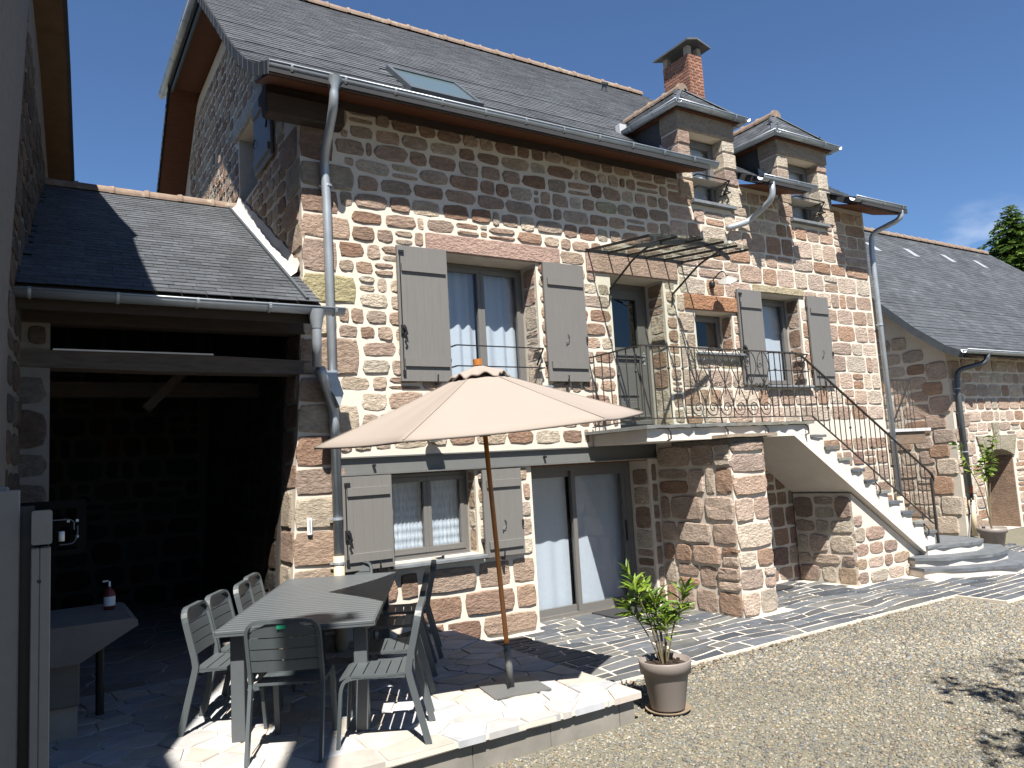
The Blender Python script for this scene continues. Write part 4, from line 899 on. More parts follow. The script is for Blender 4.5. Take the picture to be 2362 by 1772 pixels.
for (y0, z0), (y1, z1) in zip(BP[:-1], BP[1:]):
    ln = math.hypot(y1 - y0, z1 - z0); rows = max(1, round(ln / .135)); S3.face((BXL, y0, z0), (1, 0, 0), (0, y1 - y0, z1 - z0), ln - .001, BXR - BXL, ln / rows, .25, lambda p: p.x < BXR - max(0, p.z - 6.6) * .9)
S3.finish(barn, 200, .075)
ridge_tiles(barn, (BXL, 5.3, 8.35), (BXR - (8.32 - 6.6) * .9, 5.3, 8.35), .42, .12)
gutter(barn, (BXL - .06, .22, 3.73), (BXR, .22, 3.74), .07, .7)
quick('verge_board', ZINCD, barn, lambda m: [m.bar((BXL - .01, a[0], a[1] - .06), (BXL - .01, b[0], b[1] - .06), .14, .025, side=(0, 0, 1)) for a, b in zip(BP[:-1], BP[1:])])
quick('verge_soffit', WOODB, barn, lambda m: [m.add([(BXL, a[0], a[1] - .12), (BX + .1, a[0], a[1] - .12), (BX + .1, b[0], b[1] - .12), (BXL, b[0], b[1] - .12)], [(0, 1, 2, 3)]) for a, b in zip(BP[:-1], BP[1:])])
downpipe(barn, fillet([(14.25, .22, 3.68), (14.25, .26, 3.5), (13.86, .66, 3.38), (13.83, .68, 3.1), (13.83, .68, .72)], .12), .05, ZINCD, clamps=[(13.83, .68, 3.0), (13.83, .68, 1.7)], label='dark downpipe on the corner of the barn'); downpipe(barn, [(13.83, .68, .72), (13.83, .68, 0)], .056, CREAM, name='pipe_foot')
for x, y in ((17.3, 4.2), (19.3, 4.25), (21.4, 4.3), (23.3, 4.3)): quick('roof_light', M('pale_glass_slate', (.34, .36, .37), rough=.3, var=.05), barn, lambda m: m.add([(x, y, bz(y) + .04), (x + .3, y, bz(y) + .04), (x + .3, y + .34, bz(y + .34) + .04), (x, y + .34, bz(y + .34) + .04)], [(0, 1, 2, 3)]))
# landing between the house and the barn
bl = empty('barn_landing', (12, 1.5, 0), 'small timber landing with iron railing between house and barn', 'landing')
boxo('slab', SLATEF, bl, 10.3, 13.2, .98, 3.2, 2.17, 2.23); quick('joist', WOODB, bl, lambda m: m.bbox(10.3, 13.05, 1.02, 1.18, 1.92, 2.165, .01)); boxo('back_wall', DARKIN, bl, 10.2, 13.7, 3.0, 3.2, 0, 2.1)  # near-black back panel stands in for the shade under the landing
quick('top_rail', IRON, bl, lambda m: m.bar((10.4, 1.0, 3.20), (12.72, 1.0, 3.21), .035, .014)); quick('handrail', IRON, bl, lambda m: m.bar((12.66, 1.0, 3.19), (11.85, 1.0, 2.25), .03, .02))
for i in range(15): quick('baluster', IRON, bl, lambda m: m.tube([(12.68 - i * .12, 1.0, 2.23), (12.68 - i * .12, 1.0, 3.2)], .008, 4))

# ================================================================== OUTSIDE STAIRCASE
stair = empty('outside_staircase', (6.5, -.6, 0), 'white rendered outside staircase with landing, stone pier and iron railing on house front', 'staircase')
slab = quick('landing_slab', PLASTER, stair, lambda m: m.add([(3.62, -1.1, 2.12), (6.20, -1.1, 2.12), (6.20, -.002, 2.12), (3.70, -.002, 2.12), (3.62, -1.1, 2.262), (6.52, -1.1, 2.262), (6.52, -.002, 2.262), (3.70, -.002, 2.262)],
    [(0, 3, 2, 1), (4, 5, 6, 7), (0, 1, 5, 4), (2, 3, 7, 6), (3, 0, 4, 7)]))
RUN, RISE, NT = .27, .168, 10
prof = [(6.20, 2.12), (6.52, 2.262)]
for i in range(1, NT + 1): zt_ = 2.245 - RISE * i; prof += [(6.52 + RUN * (i - 1), zt_), (6.52 + RUN * i, zt_)]
prof += [(9.22, .36), (9.0, .30), (8.90, .335)]
quick('stringer', PLASTER, stair, lambda m: m.prism(prof[::-1], -1.1, -.002, lambda u, v, d: (u, d, v)))
def rough_slab(x0, x1, y0, y1, z0, z1, col, name='tread', parent=None, n=9):
    mb = MB(); top = []
    for i in range(n): top.append((x0 + (x1 - x0) * i / (n - 1), y0 + random.uniform(-.018, .012)))
    P = top + [(x1, y1), (x0, y1)]; m_ = len(P)
    V = [(x + random.uniform(-.008, .008), y, z0 + random.uniform(-.004, .008)) for x, y in P] + [(x, y, z1 + random.uniform(-.003, .003)) for x, y in P]
    mb.add(V, [tuple(range(m_ - 1, -1, -1)), tuple(range(m_, 2 * m_))] + [(i, (i + 1) % m_, m_ + (i + 1) % m_, m_ + i) for i in range(m_)], col)
    return mb.build(name, SLATEF, parent or stair)
for a, b in ((3.58, 4.35), (4.36, 5.05), (5.06, 5.90), (5.91, 6.56)): rough_slab(a, b, -1.15, -.01, 2.265, 2.305, (.15, .155, .15) if a < 5 else (.17, .165, .14), 'landing_flag')
for i in range(1, NT + 1): rough_slab(6.52 + RUN * (i - 1) + .002, 6.52 + RUN * i + .035, -1.13, -.01, 2.245 - RISE * i + .003, 2.245 - RISE * i + .042, slcol() if i % 3 else (.2, .2, .18), n=5)
pier = quick('pier', MORTAR, stair, lambda m: m.box(4.755, 5.35, -1.275, -.002, -.05, 2.12))
TS = Stones()
lay = courses(4.74, 5.365, .0, 2.08, [], (.20, .36), (.30, .62), .03)
TS.layout(lay, lambda u, v, d: (u, -1.275 - d, v), 'ash', (.012, .04), 6, .03, pier)
z0s = sorted(set((round(l[1] - l[3] / 2, 2), round(l[3], 2)) for l in lay))
TS.layout(courses(-1.29, -.01, .0, 2.08, [], (.20, .36), (.26, .62), .03), lambda u, v, d: (4.755 - d, u, v), 'ash', (.012, .035), 6, .03, pier)
TS.layout(courses(-1.29, -.01, .0, 2.08, [], (.20, .36), (.26, .62), .03), lambda u, v, d: (5.35 + d, u, v), 'ash', (.012, .035), 6, .03, pier)
rough_slab(4.66, 5.55, -1.36, -.6, 2.12, 2.16, (.26, .21, .16), 'cap_stone', pier)
quick('cap_stone', STONE, pier, lambda m: m.bbox(4.74, 5.37, -1.295, -.3, 2.03, 2.118, .012, (.22, .19, .16)))
st2 = [(7.42, -.05), (9.0, -.05), (9.0, .26), (7.42, 1.28)]
sup = quick('support_wall', MORTAR, stair, lambda m: m.prism(st2, -1.0, -.03, lambda u, v, d: (u, d, v)))
def inst2(u, v): return v < 1.27 - (u - 7.42) * .645
TS.layout(courses(7.40, 8.98, .0, 1.28, [], (.16, .28), (.2, .46), .035, .1), lambda u, v, d: (u, -1.0 - d, v), 'pale', (.01, .03), 4.5, .05, sup, lambda u, v, a, b: not inst2(u + a / 2, v + b / 2 - .02))
TS.layout(courses(-1.0, -.02, .0, 1.25, [], (.16, .28), (.2, .5), .035, .1), lambda u, v, d: (7.42 - d, u, v), 'pale', (.01, .03), 4.5, .05, sup)
TS.finish(stair, 200)
# three curved steps at the foot
def curved(z0, z1, pts, over, col, name):
    def rs(P, k): return [(x, y) for x, y in P]
    mb = MB(); n = len(pts); V = [(x, y, z0) for x, y in pts] + [(x, y, z1 - .045) for x, y in pts]; mb.add(V, [tuple(range(2 * n - 1, n - 1, -1))[::-1]] + [(i, (i + 1) % n, n + (i + 1) % n, n + i) for i in range(n)])
    mb.build('riser', PLASTER, stair)
    cx_, cy_ = 9.9, -.2; P = []
    for i in range(n):
        a, b = pts[i], pts[(i + 1) % n]
        for t in (0, .33, .66): x = a[0] + (b[0] - a[0]) * t; y = a[1] + (b[1] - a[1]) * t; d = math.hypot(x - cx_, y - cy_); e = over + random.uniform(-.02, .015); P.append((x + (x - cx_) / d * e, min(y + (y - cy_) / d * e, -.01)))
    m2 = MB(); k = len(P); m2.add([(x + random.uniform(-.006, .006), y + random.uniform(-.006, .006), z1 - .043) for x, y in P] + [(x, y, z1 + random.uniform(-.003, .003)) for x, y in P], [tuple(range(k - 1, -1, -1)), tuple(range(k, 2 * k))] + [(i, (i + 1) % k, k + (i + 1) % k, k + i) for i in range(k)], col)
    m2.build('curved_step', SLATEF, stair)
curved(0, .40, [(9.0, -.02), (8.96, -1.12), (9.3, -1.30), (9.75, -1.42), (10.15, -1.32), (10.35, -.9), (10.4, -.02)], .03, (.13, .14, .15), 'a')
curved(0, .265, [(8.98, -.02), (8.60, -1.12), (8.9, -1.45), (9.5, -1.72), (10.1, -1.68), (10.6, -1.3), (10.75, -.02)], .04, (.12, .13, .14), 'b')
curved(0, .135, [(8.94, -.02), (8.50, -1.3), (8.85, -1.72), (9.5, -2.05), (10.25, -1.98), (10.9, -1.5), (11.05, -.02)], .03, (.12, .13, .145), 'c')
# wrought iron railing
RYL = -1.08
def rl(name, pts, wx=.014, wy=.035): return quick(name, IRON, stair, lambda m: m.ribbon(pts, wx, wy, (0, 1, 0) if abs(pts[0][1] - pts[-1][1]) < .3 else (1, 0, 0)))
top_path = [(3.64, RYL, 3.24), (6.40, RYL, 3.235)] + [(6.50, RYL, 3.215), (6.60, RYL, 3.16)] + [(9.30, RYL, 1.49), (9.38, RYL, 1.42), (9.40, RYL, 1.34), (9.36, RYL, 1.31)]
quick('top_rail', IRON, stair, lambda m: m.ribbon(top_path, .035, .014, (0, 1, 0))); quick('top_rail', IRON, stair, lambda m: m.ribbon([(3.70, -.02, 3.25), (3.64, RYL, 3.24)], .035, .014, (1, 0, 0)))
quick('bottom_rail', IRON, stair, lambda m: m.ribbon([(3.64, RYL, 2.385), (6.64, RYL, 2.375), (9.28, RYL, .70)], .02, .014, (0, 1, 0))); quick('bottom_rail', IRON, stair, lambda m: m.ribbon([(3.70, -.02, 2.36), (3.64, RYL, 2.385)], .02, .014, (1, 0, 0)))
def baluster(x, y, z0, z1, knob=None):
    def f(m):
        m.tube([(x, y, z0), (x, y, z1)], .0075, 5)
        if knob: m.lathe([(.004, -.022), (.016, -.008), (.018, 0), (.016, .008), (.004, .022)], (x, y, knob), 8)
    quick('baluster', IRON, stair, f)
for i in range(6): baluster(3.70 - .06 * (i + .7) / 6.4, -.02 - 1.06 * (i + .7) / 6.4, 2.37, 3.24, 2.95 if i % 2 else None)
for i, x in enumerate((3.64, 3.73, 3.82, 3.93, 4.06, 4.17, 4.29, 4.40)): baluster(x, RYL, 2.12 if i == 3 else 2.38, 3.235, 2.98 if i % 2 == 0 and i > 3 else None)
for i, x in enumerate((5.86, 5.97, 6.08, 6.19, 6.30, 6.42, 6.53)): baluster(x, RYL, 2.12 if i == 5 else 2.38, 3.23, 3.0 if i in (1, 3, 5) else None)
for x in (3.93, 4.88, 5.62, 6.42): quick('standard', IRON, stair, lambda m: m.ribbon([(x, RYL - .0, 2.38), (x, RYL - .01, 2.30), (x, RYL - .085, 2.22), (x, RYL - .085, 2.14), (x, RYL - .02, 2.12)], .014, .014, (1, 0, 0)))
zs_ = lambda x, z0: z0 - (x - 6.62) * .62
for i in range(23):
    x = 6.65 + i * .1155
    if x < 9.28: baluster(x, RYL, zs_(x, 2.38), zs_(x, 3.15), zs_(x, 2.72) if i % 2 else None)
for x in (7.9, 9.0): quick('standard', IRON, stair, lambda m: m.ribbon([(x, RYL, zs_(x, 2.38)), (x, RYL - .005, zs_(x, 2.2)), (x, RYL - .07, zs_(x, 2.12)), (x, RYL - .07, zs_(x, 2.05)), (x, RYL - .03, zs_(x, 2.02))], .014, .014, (1, 0, 0)))
quick('newel', IRON, stair, lambda m: (m.bar((9.34, RYL, .36), (9.34, RYL, 1.38), .032, .032), m.tube([(9.30, RYL, 1.49), (9.38, RYL, 1.46), (9.42, RYL, 1.38), (9.39, RYL, 1.32), (9.35, RYL, 1.35)], .012, 6)))
def spiral(c, r0, turns, a0, sg=1, n=26, r1=.012): return [(c[0] + (r0 + (r1 - r0) * k / n) * math.cos(a0 + sg * turns * 6.283 * k / n), RYL, c[1] + (r0 + (r1 - r0) * k / n) * math.sin(a0 + sg * turns * 6.283 * k / n)) for k in range(n + 1)]
DX = .2455
for i in range(6):
    x = 4.385 + DX * i; xm = x + DX / 2
    quick('scroll', IRON, stair, lambda m: m.tube(spiral((xm, 2.50), .108, 1.6, R(180), 1), .007, 5))
    quick('scroll', IRON, stair, lambda m: (m.tube(fillet([(x, RYL, 2.50), (x + .01, RYL, 2.58), (x + DX - .005, RYL, 3.02), (x + DX - .03, RYL, 3.16), (x + DX - .09, RYL, 3.22)], .06), .006, 5),))
    quick('scroll', IRON, stair, lambda m: (m.tube(fillet([(x + DX, RYL, 2.50), (x + DX - .01, RYL, 2.58), (x + .005, RYL, 3.02), (x + .03, RYL, 3.16), (x + .09, RYL, 3.22)], .06), .006, 5),))
    quick('scroll', IRON, stair, lambda m: m.tube(spiral((x + .04, 2.80), .034, 1.2, R(0), -1, 14, .006), .005, 4)); quick('scroll', IRON, stair, lambda m: m.tube(spiral((x + DX - .04, 2.80), .034, 1.2, R(180), 1, 14, .006), .005, 4))
    quick('scroll', IRON, stair, lambda m: m.tube(spiral((x + .065, 3.06), .055, 1.3, R(90), 1 if i % 2 else -1, 18, .008), .006, 4)); baluster(xm, RYL, 2.66, 3.235)
for i in range(7): baluster(4.385 + DX * i, RYL, 2.38, 2.62)

# ================================================================== GLASS CANOPY
cano = empty('door_canopy', (4.65, -.6, 4.6), 'curved wrought iron and glass canopy over the upper front door', 'canopy')
quick('wall_bar', BLACK, cano, lambda m: m.bar((3.78, -.02, 4.68), (5.52, -.02, 4.68), .05, .03))
tips = [1.20, 1.31, 1.40, 1.42, 1.335, 1.215]; bxs = [3.80, 4.14, 4.48, 4.815, 5.15, 5.49]; zf = lambda y: 4.685 + y * .125
for x, t in zip(bxs, tips): quick('glazing_bar', BLACK, cano, lambda m: m.bar((x, -.02, zf(-.02)), (x, -t, zf(-t)), .03, .018, side=(0, 0, 1)))
for i in range(5):
    a, b = bxs[i] + .012, bxs[i + 1] - .012; ta, tb = tips[i] + .02, tips[i + 1] + .02; tm = max(ta, tb, (ta + tb) / 2 + .03)
    def gp(m):
        P = [(a, -.03), (b, -.03), (b, -tb), ((a + b) / 2, -tm), (a, -ta)]; m.add([(x, y, zf(y) + .017) for x, y in P] + [(x, y, zf(y) + .023) for x, y in P], [(4, 3, 2, 1, 0), (5, 6, 7, 8, 9)] + [(k, (k + 1) % 5, 5 + (k + 1) % 5, 5 + k) for k in range(5)])
    quick('canopy_pane', GLASSC, cano, gp)
cb = [(3.86 + 1.62 * k / 12, -.90 - .22 * math.sin(math.pi * k / 12), 4.50 + .06 * math.sin(math.pi * k / 12)) for k in range(13)]
quick('cross_bar', BLACK, cano, lambda m: m.ribbon(cb, .03, .05, (0, 1, 0)))
for x in (4.12, 5.24): quick('bracket', BLACK, cano, lambda m: (m.tube(fillet([(x, -.05, 4.19), (x, -.28, 4.31), (x, -.62, 4.50), (x, -1.0, 4.56)], .3), .014, 8), m.tube(fillet([(x, -.02, 4.02), (x, -.05, 4.12), (x, -.05, 4.19)], .03), .010, 6)))

# ================================================================== THINGS FIXED TO THE FRONT
lamp = empty('wall_lamp', (6.06, -.05, 4.4), 'grey enamel dish lamp on swan neck arm above the small square window', 'lamp')
quick('lamp_base', BLACK, lamp, lambda m: m.lathe([(0, -.055), (.03, -.05), (.042, -.02), (.042, .03), (.028, .055), (0, .06)], (6.06, -.045, 4.40), 14), smooth=True)
quick('lamp_arm', BLACK, lamp, lambda m: m.tube(fillet([(6.06, -.05, 4.45), (6.05, -.14, 4.50), (6.05, -.26, 4.56), (6.055, -.33, 4.48), (6.055, -.34, 4.43)], .06), .009, 8))
sh = MB(); sh.lathe([(.02, .06), (.03, .045), (.05, .035), (.135, -.012), (.145, -.02), (.138, -.018), (.05, .025), (.02, .03)], (6.055, -.34, 4.40), 28)
rot = Matrix.Rotation(R(-26), 3, 'Y') @ Matrix.Rotation(R(18), 3, 'X'); c0 = Vector((6.055, -.34, 4.40)); sh.v = [tuple(c0 + rot @ (Vector(p) - c0)) for p in sh.v]
sh.build('lamp_shade', M('grey_enamel', (.34, .33, .31), rough=.3, var=.03), lamp, smooth=True)
fl_ = empty('flood_light', (1.40, 0, 2.27), 'white round lamp with dark bracket on the wall just behind the parasol edge', 'lamp')
quick('lamp_shade', WHITEP, fl_, lambda m: m.lathe([(0, -.05), (.06, -.045), (.10, -.015), (.11, .02), (.09, .03), (0, .035)], (1.40, -.16, 2.29), 20), smooth=True); quick('bracket', BLACK, fl_, lambda m: (m.box(1.37, 1.43, -.09, -.02, 2.28, 2.36), m.tube([(1.40, -.05, 2.34), (1.50, -.16, 2.33), (1.505, -.17, 2.29)], .012, 6)))
th = empty('thermometer', (-.02, -.02, 1.45), 'small white wall thermometer on the corner stones by the porch', 'thermometer')
quick('case', WHITEP, th, lambda m: m.bbox(.0, .05, -.055, -.03, 1.36, 1.53, .008)); quick('tube', M('grey_scale', (.25, .25, .25), var=0), th, lambda m: m.box(.018, .032, -.058, -.0555, 1.39, 1.51))
def curtain(name, x0, x1, z0, z1, y, mat, amp, waves, label, cat='curtain', grp=None, tiers=0):
    n = int(waves * 10); V = []; rows = 2 if not tiers else tiers * 4 + 1
    for j in range(rows):
        f = j / (rows - 1)
        for i in range(n + 1): t = i / n; V.append((x0 + (x1 - x0) * t, y + amp * math.sin(6.283 * waves * t + .6 * math.sin(t * 9)) * (1 - .35 * f) + (.012 * abs(math.sin(math.pi * tiers * f)) if tiers else 0), z0 + (z1 - z0) * f))
    mb = MB(); mb.add(V, [(j * (n + 1) + i, j * (n + 1) + i + 1, (j + 1) * (n + 1) + i + 1, (j + 1) * (n + 1) + i) for j in range(rows - 1) for i in range(n)])
    o = mb.build(name, mat, None, smooth=True); tag(o, label, cat, grp); return o
curtain('curtain', 1.76, 2.33, 2.90, 4.40, .45, CURT, .022, 3.3, 'wavy sheer curtain in the left pane of the big upper window'); curtain('curtain', 2.38, 2.95, 2.90, 4.40, .45, CURT, .022, 3.2, 'wavy sheer curtain in the right pane of the big upper window')
curtain('curtain', .96, 1.41, 1.0, 1.9, .285, CURT2, .004, 9, 'tiered pleated blind in the left pane of the ground floor window', tiers=9); curtain('curtain', 1.46, 1.92, 1.0, 1.9, .285, CURT2, .004, 9, 'tiered pleated blind in the right pane of the ground floor window', tiers=9)
curtain('curtain', 2.8, 3.62, .03, 1.85, .56, CURT, .010, 3, 'pale blue curtain behind the left leaf of the sliding door'); curtain('curtain', 3.68, 4.55, .03, 1.85, .56, CURT, .010, 2.4, 'pale blue curtain behind the right leaf of the sliding door')
curtain('curtain', 7.15, 8.02, 2.95, 4.33, .37, CURT, .008, 1.4, 'plain pale curtain in the right upper window with grey shutters')
curtain('curtain', 5.90, 6.58, 5.68, 6.7, .30, CURT, .008, 2.3, 'pale curtain in the window of the left dormer'); curtain('curtain', 8.13, 8.87, 5.68, 6.7, .30, CURT, .008, 2.3, 'pale curtain in the window of the right dormer')
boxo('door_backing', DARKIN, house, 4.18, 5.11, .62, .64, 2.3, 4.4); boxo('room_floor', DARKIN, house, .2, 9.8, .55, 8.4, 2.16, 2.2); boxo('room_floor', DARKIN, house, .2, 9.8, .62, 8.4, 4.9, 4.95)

# ================================================================== GATE (left foreground)
gate = empty('metal_gate', (-2.4, -5.2, 0), 'grey metal gate edge with square post and black latch plate in the left foreground', 'gate')
GP = M('gate_paint', (.25, .232, .21), rough=.5, var=.06, vs=25, spec=.4, bump=.0008, bs=120)
quick('gate_panel', GP, gate, lambda m: m.bbox(-3.5, -2.333, -5.27, -5.235, .05, 1.935, .003)); quick('gate_panel_rear', GP, gate, lambda m: m.bbox(-3.5, -2.36, -5.20, -5.17, .05, 1.945, .003))
quick('gate_stile', BLACK, gate, lambda m: m.box(-2.352, -2.30, -5.22, -5.14, .03, 1.89))
post = quick('post', GP, gate, lambda m: (m.bbox(-2.3075, -2.289, -5.30, -5.25, 0, 1.782, .002), m.bbox(-2.2885, -2.264, -5.30, -5.25, 0, 1.782, .002)))
quick('post_hole', BLACK, post, lambda m: m.tube([(-2.289, -5.3015, 1.697), (-2.289, -5.296, 1.697)], .005, 12))
quick('post_cap', GP, gate, lambda m: m.prism([(x, z) for cx_, cz_, a0 in ((-2.267, 1.872, 0), (-2.301, 1.872, 90), (-2.301, 1.797, 180), (-2.267, 1.797, 270)) for x, z in [(cx_ + .006 * math.cos(R(a0 + t)), cz_ + .006 * math.sin(R(a0 + t))) for t in (0, 30, 60, 90)]][::-1], -5.315, -5.26, lambda u, v, d: (u, d, v)))
def plate(m):
    X = lambda px: -2.337 + (px - 48) * .00108
    Z = lambda py: 1.90 - (py - 1150) * .00121
    y0, y1 = -5.10, -5.085
    m.box(X(49), X(199), y0, y1, Z(1170), Z(1151)); m.box(X(177), X(200), y0 + .001, y1 + .001, Z(1277), Z(1160)); m.box(X(49), X(112), y0 + .001, y1 + .001, Z(1277), Z(1170)); m.box(X(112), X(177), y0, y1, Z(1279), Z(1268))
quick('latch_plate', M('matt_black', (.008, .008, .008), rough=.9, spec=.08, var=0), gate, plate)
quick('latch_hook', ZINCD, gate, lambda m: m.ribbon(fillet([(-2.285, -5.13, 1.815), (-2.285, -5.13, 1.845), (-2.205, -5.13, 1.845), (-2.205, -5.13, 1.815)], .02), .010, .003, (0, 1, 0)))
quick('latch_roller', WHITEP, gate, lambda m: m.tube([(-2.235, -5.12, 1.785), (-2.235, -5.12, 1.812)], .0075, 14), smooth=True)
quick('latch_bow', ZINCD, gate, lambda m: m.tube(fillet([(-2.24, -5.12, 1.775), (-2.205, -5.12, 1.775), (-2.196, -5.12, 1.80), (-2.196, -5.12, 1.825)], .02), .0018, 6))
for dx, dz in ((0, 0), (.022, 0), (.022, -.045)): quick('rivet', ZINC, gate, lambda m: m.box(-2.222 + dx, -2.215 + dx, -5.112, -5.10, 1.836 + dz, 1.843 + dz))

# ================================================================== SINK AND BOTTLE IN THE PORCH
sink = empty('stone_sink', (-2.0, -.9, TZ), 'grey concrete sink with tapered slab top in the shade of the porch', 'sink')
quick('sink_top', CONC, sink, lambda m: m.prism([(-2.45, 1.0), (-1.70, 1.0), (-1.665, .985), (-1.66, .945), (-1.70, .925), (-2.03, .74), (-2.45, .74)][::-1], -1.42, -.44, lambda u, v, d: (u, d, v)))
quick('pedestal', CONC, sink, lambda m: m.bbox(-2.40, -2.02, -1.25, -.55, .42, .745, .01)); quick('plinth', MORTARD, sink, lambda m: m.box(-2.42, -2.03, -1.2, -.6, TZ - .01, .42))
quick('waste_pipe', BLACK, sink, lambda m: m.tube([(-1.86, -.7, .83), (-1.86, -.7, TZ)], .03, 10))
soap = empty('soap_bottle', (-1.80, -.81, 1.0), 'red soap pump bottle with white label standing on the sink', 'bottle')
quick('bottle_body', M('red_plastic', (.12, .012, .010), rough=.3, var=.05), soap, lambda m: m.lathe([(0, 0), (.038, 0), (.04, .01), (.04, .12), (.03, .145), (.014, .155), (.014, .175), (0, .175)], (-1.80, -.81, 1.0), 16), smooth=True)
quick('bottle_label', WHITEP, soap, lambda m: m.lathe([(.0408, .03), (.0408, .10)], (-1.80, -.81, 1.0), 16)); quick('pump', WHITEP, soap, lambda m: (m.tube([(-1.80, -.81, 1.175), (-1.80, -.81, 1.215)], .008, 8), m.bar((-1.81, -.80, 1.218), (-1.845, -.79, 1.215), .012, .01)), smooth=False)
for lbl, b in (('black doormat in front of the sliding door', (3.72, 4.45, -.17, .30)), ('black doormat on the slate flags under the stairs', (6.32, 6.78, -.42, -.06))):
    o = MB(); o.bbox(b[0], b[1], b[2], b[3], .010, .026, .005); o = o.build('doormat', MATM); tag(o, lbl, 'doormat')

# ================================================================== TABLE
TA = R(63.4); TC = Vector((-.265, -1.315, TZ))
table = empty('dining_table', TC, 'long grey slatted metal dining table on the pale terrace', 'table', rz=TA - R(90))      # local +y along the length
TL, TW, TH = 2.50, 1.06, .75
n = 30; sw = TL / n
for i in range(n):
    y = -TL / 2 + sw * i; g_ = .0035 if i != n // 2 else .006
    mb = MB(); mb.bbox(-TW / 2 + .012, TW / 2 - .012, y + g_, y + sw - .0035, TH - .022, TH, .003); mb.build('slat', TABLEM, table, local=True)
for s_ in (-1, 1):
    mb = MB(); mb.bbox(s_ * TW / 2 - .006 - .006 * s_, s_ * TW / 2 + .006 - .006 * s_, -TL / 2, TL / 2, TH - .036, TH + .001, .002); mb.build('edge_rail', TABLEM, table, local=True)
    mb = MB(); mb.box(-TW / 2 + .013, TW / 2 - .013, s_ * (TL / 2 - .006) - .006, s_ * (TL / 2 - .006) + .006, TH - .036, TH - .023); mb.build('edge_rail', TABLEM, table, local=True)
    mb = MB(); mb.box(s_ * .40 - .02, s_ * .40 + .02, -TL / 2 + .14, TL / 2 - .14, TH - .09, TH - .0235); mb.build('apron', TABLEM, table, local=True)
    for t_ in (-1, 1):
        mb = MB(); mb.bbox(s_ * .41 - .045, s_ * .41 + .045, t_ * (TL / 2 - .17) - .045, t_ * (TL / 2 - .17) + .045, 0, TH - .024, .004); mb.build('leg', TABLEM, table, local=True)
# ================================================================== CHAIRS
def make_chair():
    t = empty('garden_chair', (0, 0, 0), rz=1e-9)
    hw = .225; side = [(-.315, 0.0), (-.215, .40), (-.203, .455), (-.212, .52), (-.270, .765)]
    path = [(-hw, y, z) for y, z in side]; tp = [(-hw + .004, -.277, .793), (-hw + .018, -.283, .82), (-hw + .042, -.287, .838), (-hw + .078, -.289, .846)]
    full = path + tp + [(-x, y, z) for x, y, z in tp[::-1]] + [(-x, y, z) for x, y, z in path[::-1]]
    mb = MB(); V = []; F = []; P = [Vector(p) for p in full]      # flat tube, wide side fore and aft
    nrm = Vector((0, -.97, -.23))
    for i, p in enumerate(P):
        d = (P[min(i + 1, len(P) - 1)] - P[max(i - 1, 0)]).normalized(); f = Vector((0, 1, 0)); f = (f - d * f.dot(d)).normalized(); b = d.cross(f)
        for u, v in ((-1, -1), (1, -1), (1, 1), (-1, 1)): V.append(p + f * u * .021 + b * v * .011)
    for i in range(len(P) - 1):
        for k in range(4): F.append((i * 4 + k, i * 4 + (k + 1) % 4, i * 4 + 4 + (k + 1) % 4, i * 4 + 4 + k))
    F += [(3, 2, 1, 0), tuple((len(P) - 1) * 4 + k for k in range(4))]; mb.add(V, F); mb.build('back_frame', CHAIRM, t, local=True)
    for s_ in (-1, 1):
        x = s_ * .195; pts = fillet([(x, -.20, .425), (x, .15, .435), (x, .232, .405), (x, .262, 0)], .09, 6); mb = MB(); mb.ribbon(pts, .036, .022, (1, 0, 0)); mb.build('front_leg', CHAIRM, t, local=True)
        mb = MB(); mb.tube([(s_ * .18, -.16, .415), (s_ * .222, -.20, .43)], .012, 8); mb.build('stretcher', CHAIRM, t, local=True)
    ys = lin(-.205, .245, 6)
    for i in range(6):
        a, b = ys[i] + .004, ys[i + 1] - .004; zz = lambda y: .452 - .012 * math.sin((y + .2) / .4 * math.pi) - (max(0, y - .16) / .085) ** 2 * .03
        r_ = .215 if i < 5 else .205; mb = MB(); V = []
        for y in (a, (a + b) / 2, b):
            for x in (-r_, r_): V += [(x, y, zz(y)), (x, y, zz(y) - .014)]
        mb.add(V, [(0, 2, 6, 4), (4, 6, 10, 8), (1, 5, 7, 3), (5, 9, 11, 7), (0, 1, 3, 2), (8, 10, 11, 9), (0, 4, 5, 1), (4, 8, 9, 5), (2, 3, 7, 6), (6, 7, 11, 10)]); mb.build('seat_slat', CHAIRM, t, local=True)
    zb = [.525, .600, .672, .744, .835]; yb = lambda z: -.213 - (z - .52) * .235
    for i in range(4):
        a, b = zb[i] + .0035, zb[i + 1] - .0035; mb = MB(); q = .213 if i < 3 else .205; bow = lambda x: -.012 * (1 - (x / .22) ** 2); V = []; xs = [-q, -q * .5, 0, q * .5, q]
        for x in xs:
            zz = b if i < 3 else b - (.05 if abs(x) > .2 else 0)
            V += [(x, yb(a) + bow(x) - .004, a), (x, yb(zz) + bow(x) - .004, zz), (x, yb(zz) + bow(x) + .006, zz), (x, yb(a) + bow(x) + .006, a)]
        F = [(k * 4 + j, k * 4 + (j + 1) % 4, k * 4 + 4 + (j + 1) % 4, k * 4 + 4 + j) for k in range(4) for j in range(4)] + [(3, 2, 1, 0), (16, 17, 18, 19)]
        mb.add(V, F); mb.build('back_slat', CHAIRM, t, local=True)
    return t
ch0 = make_chair(); used = [False]
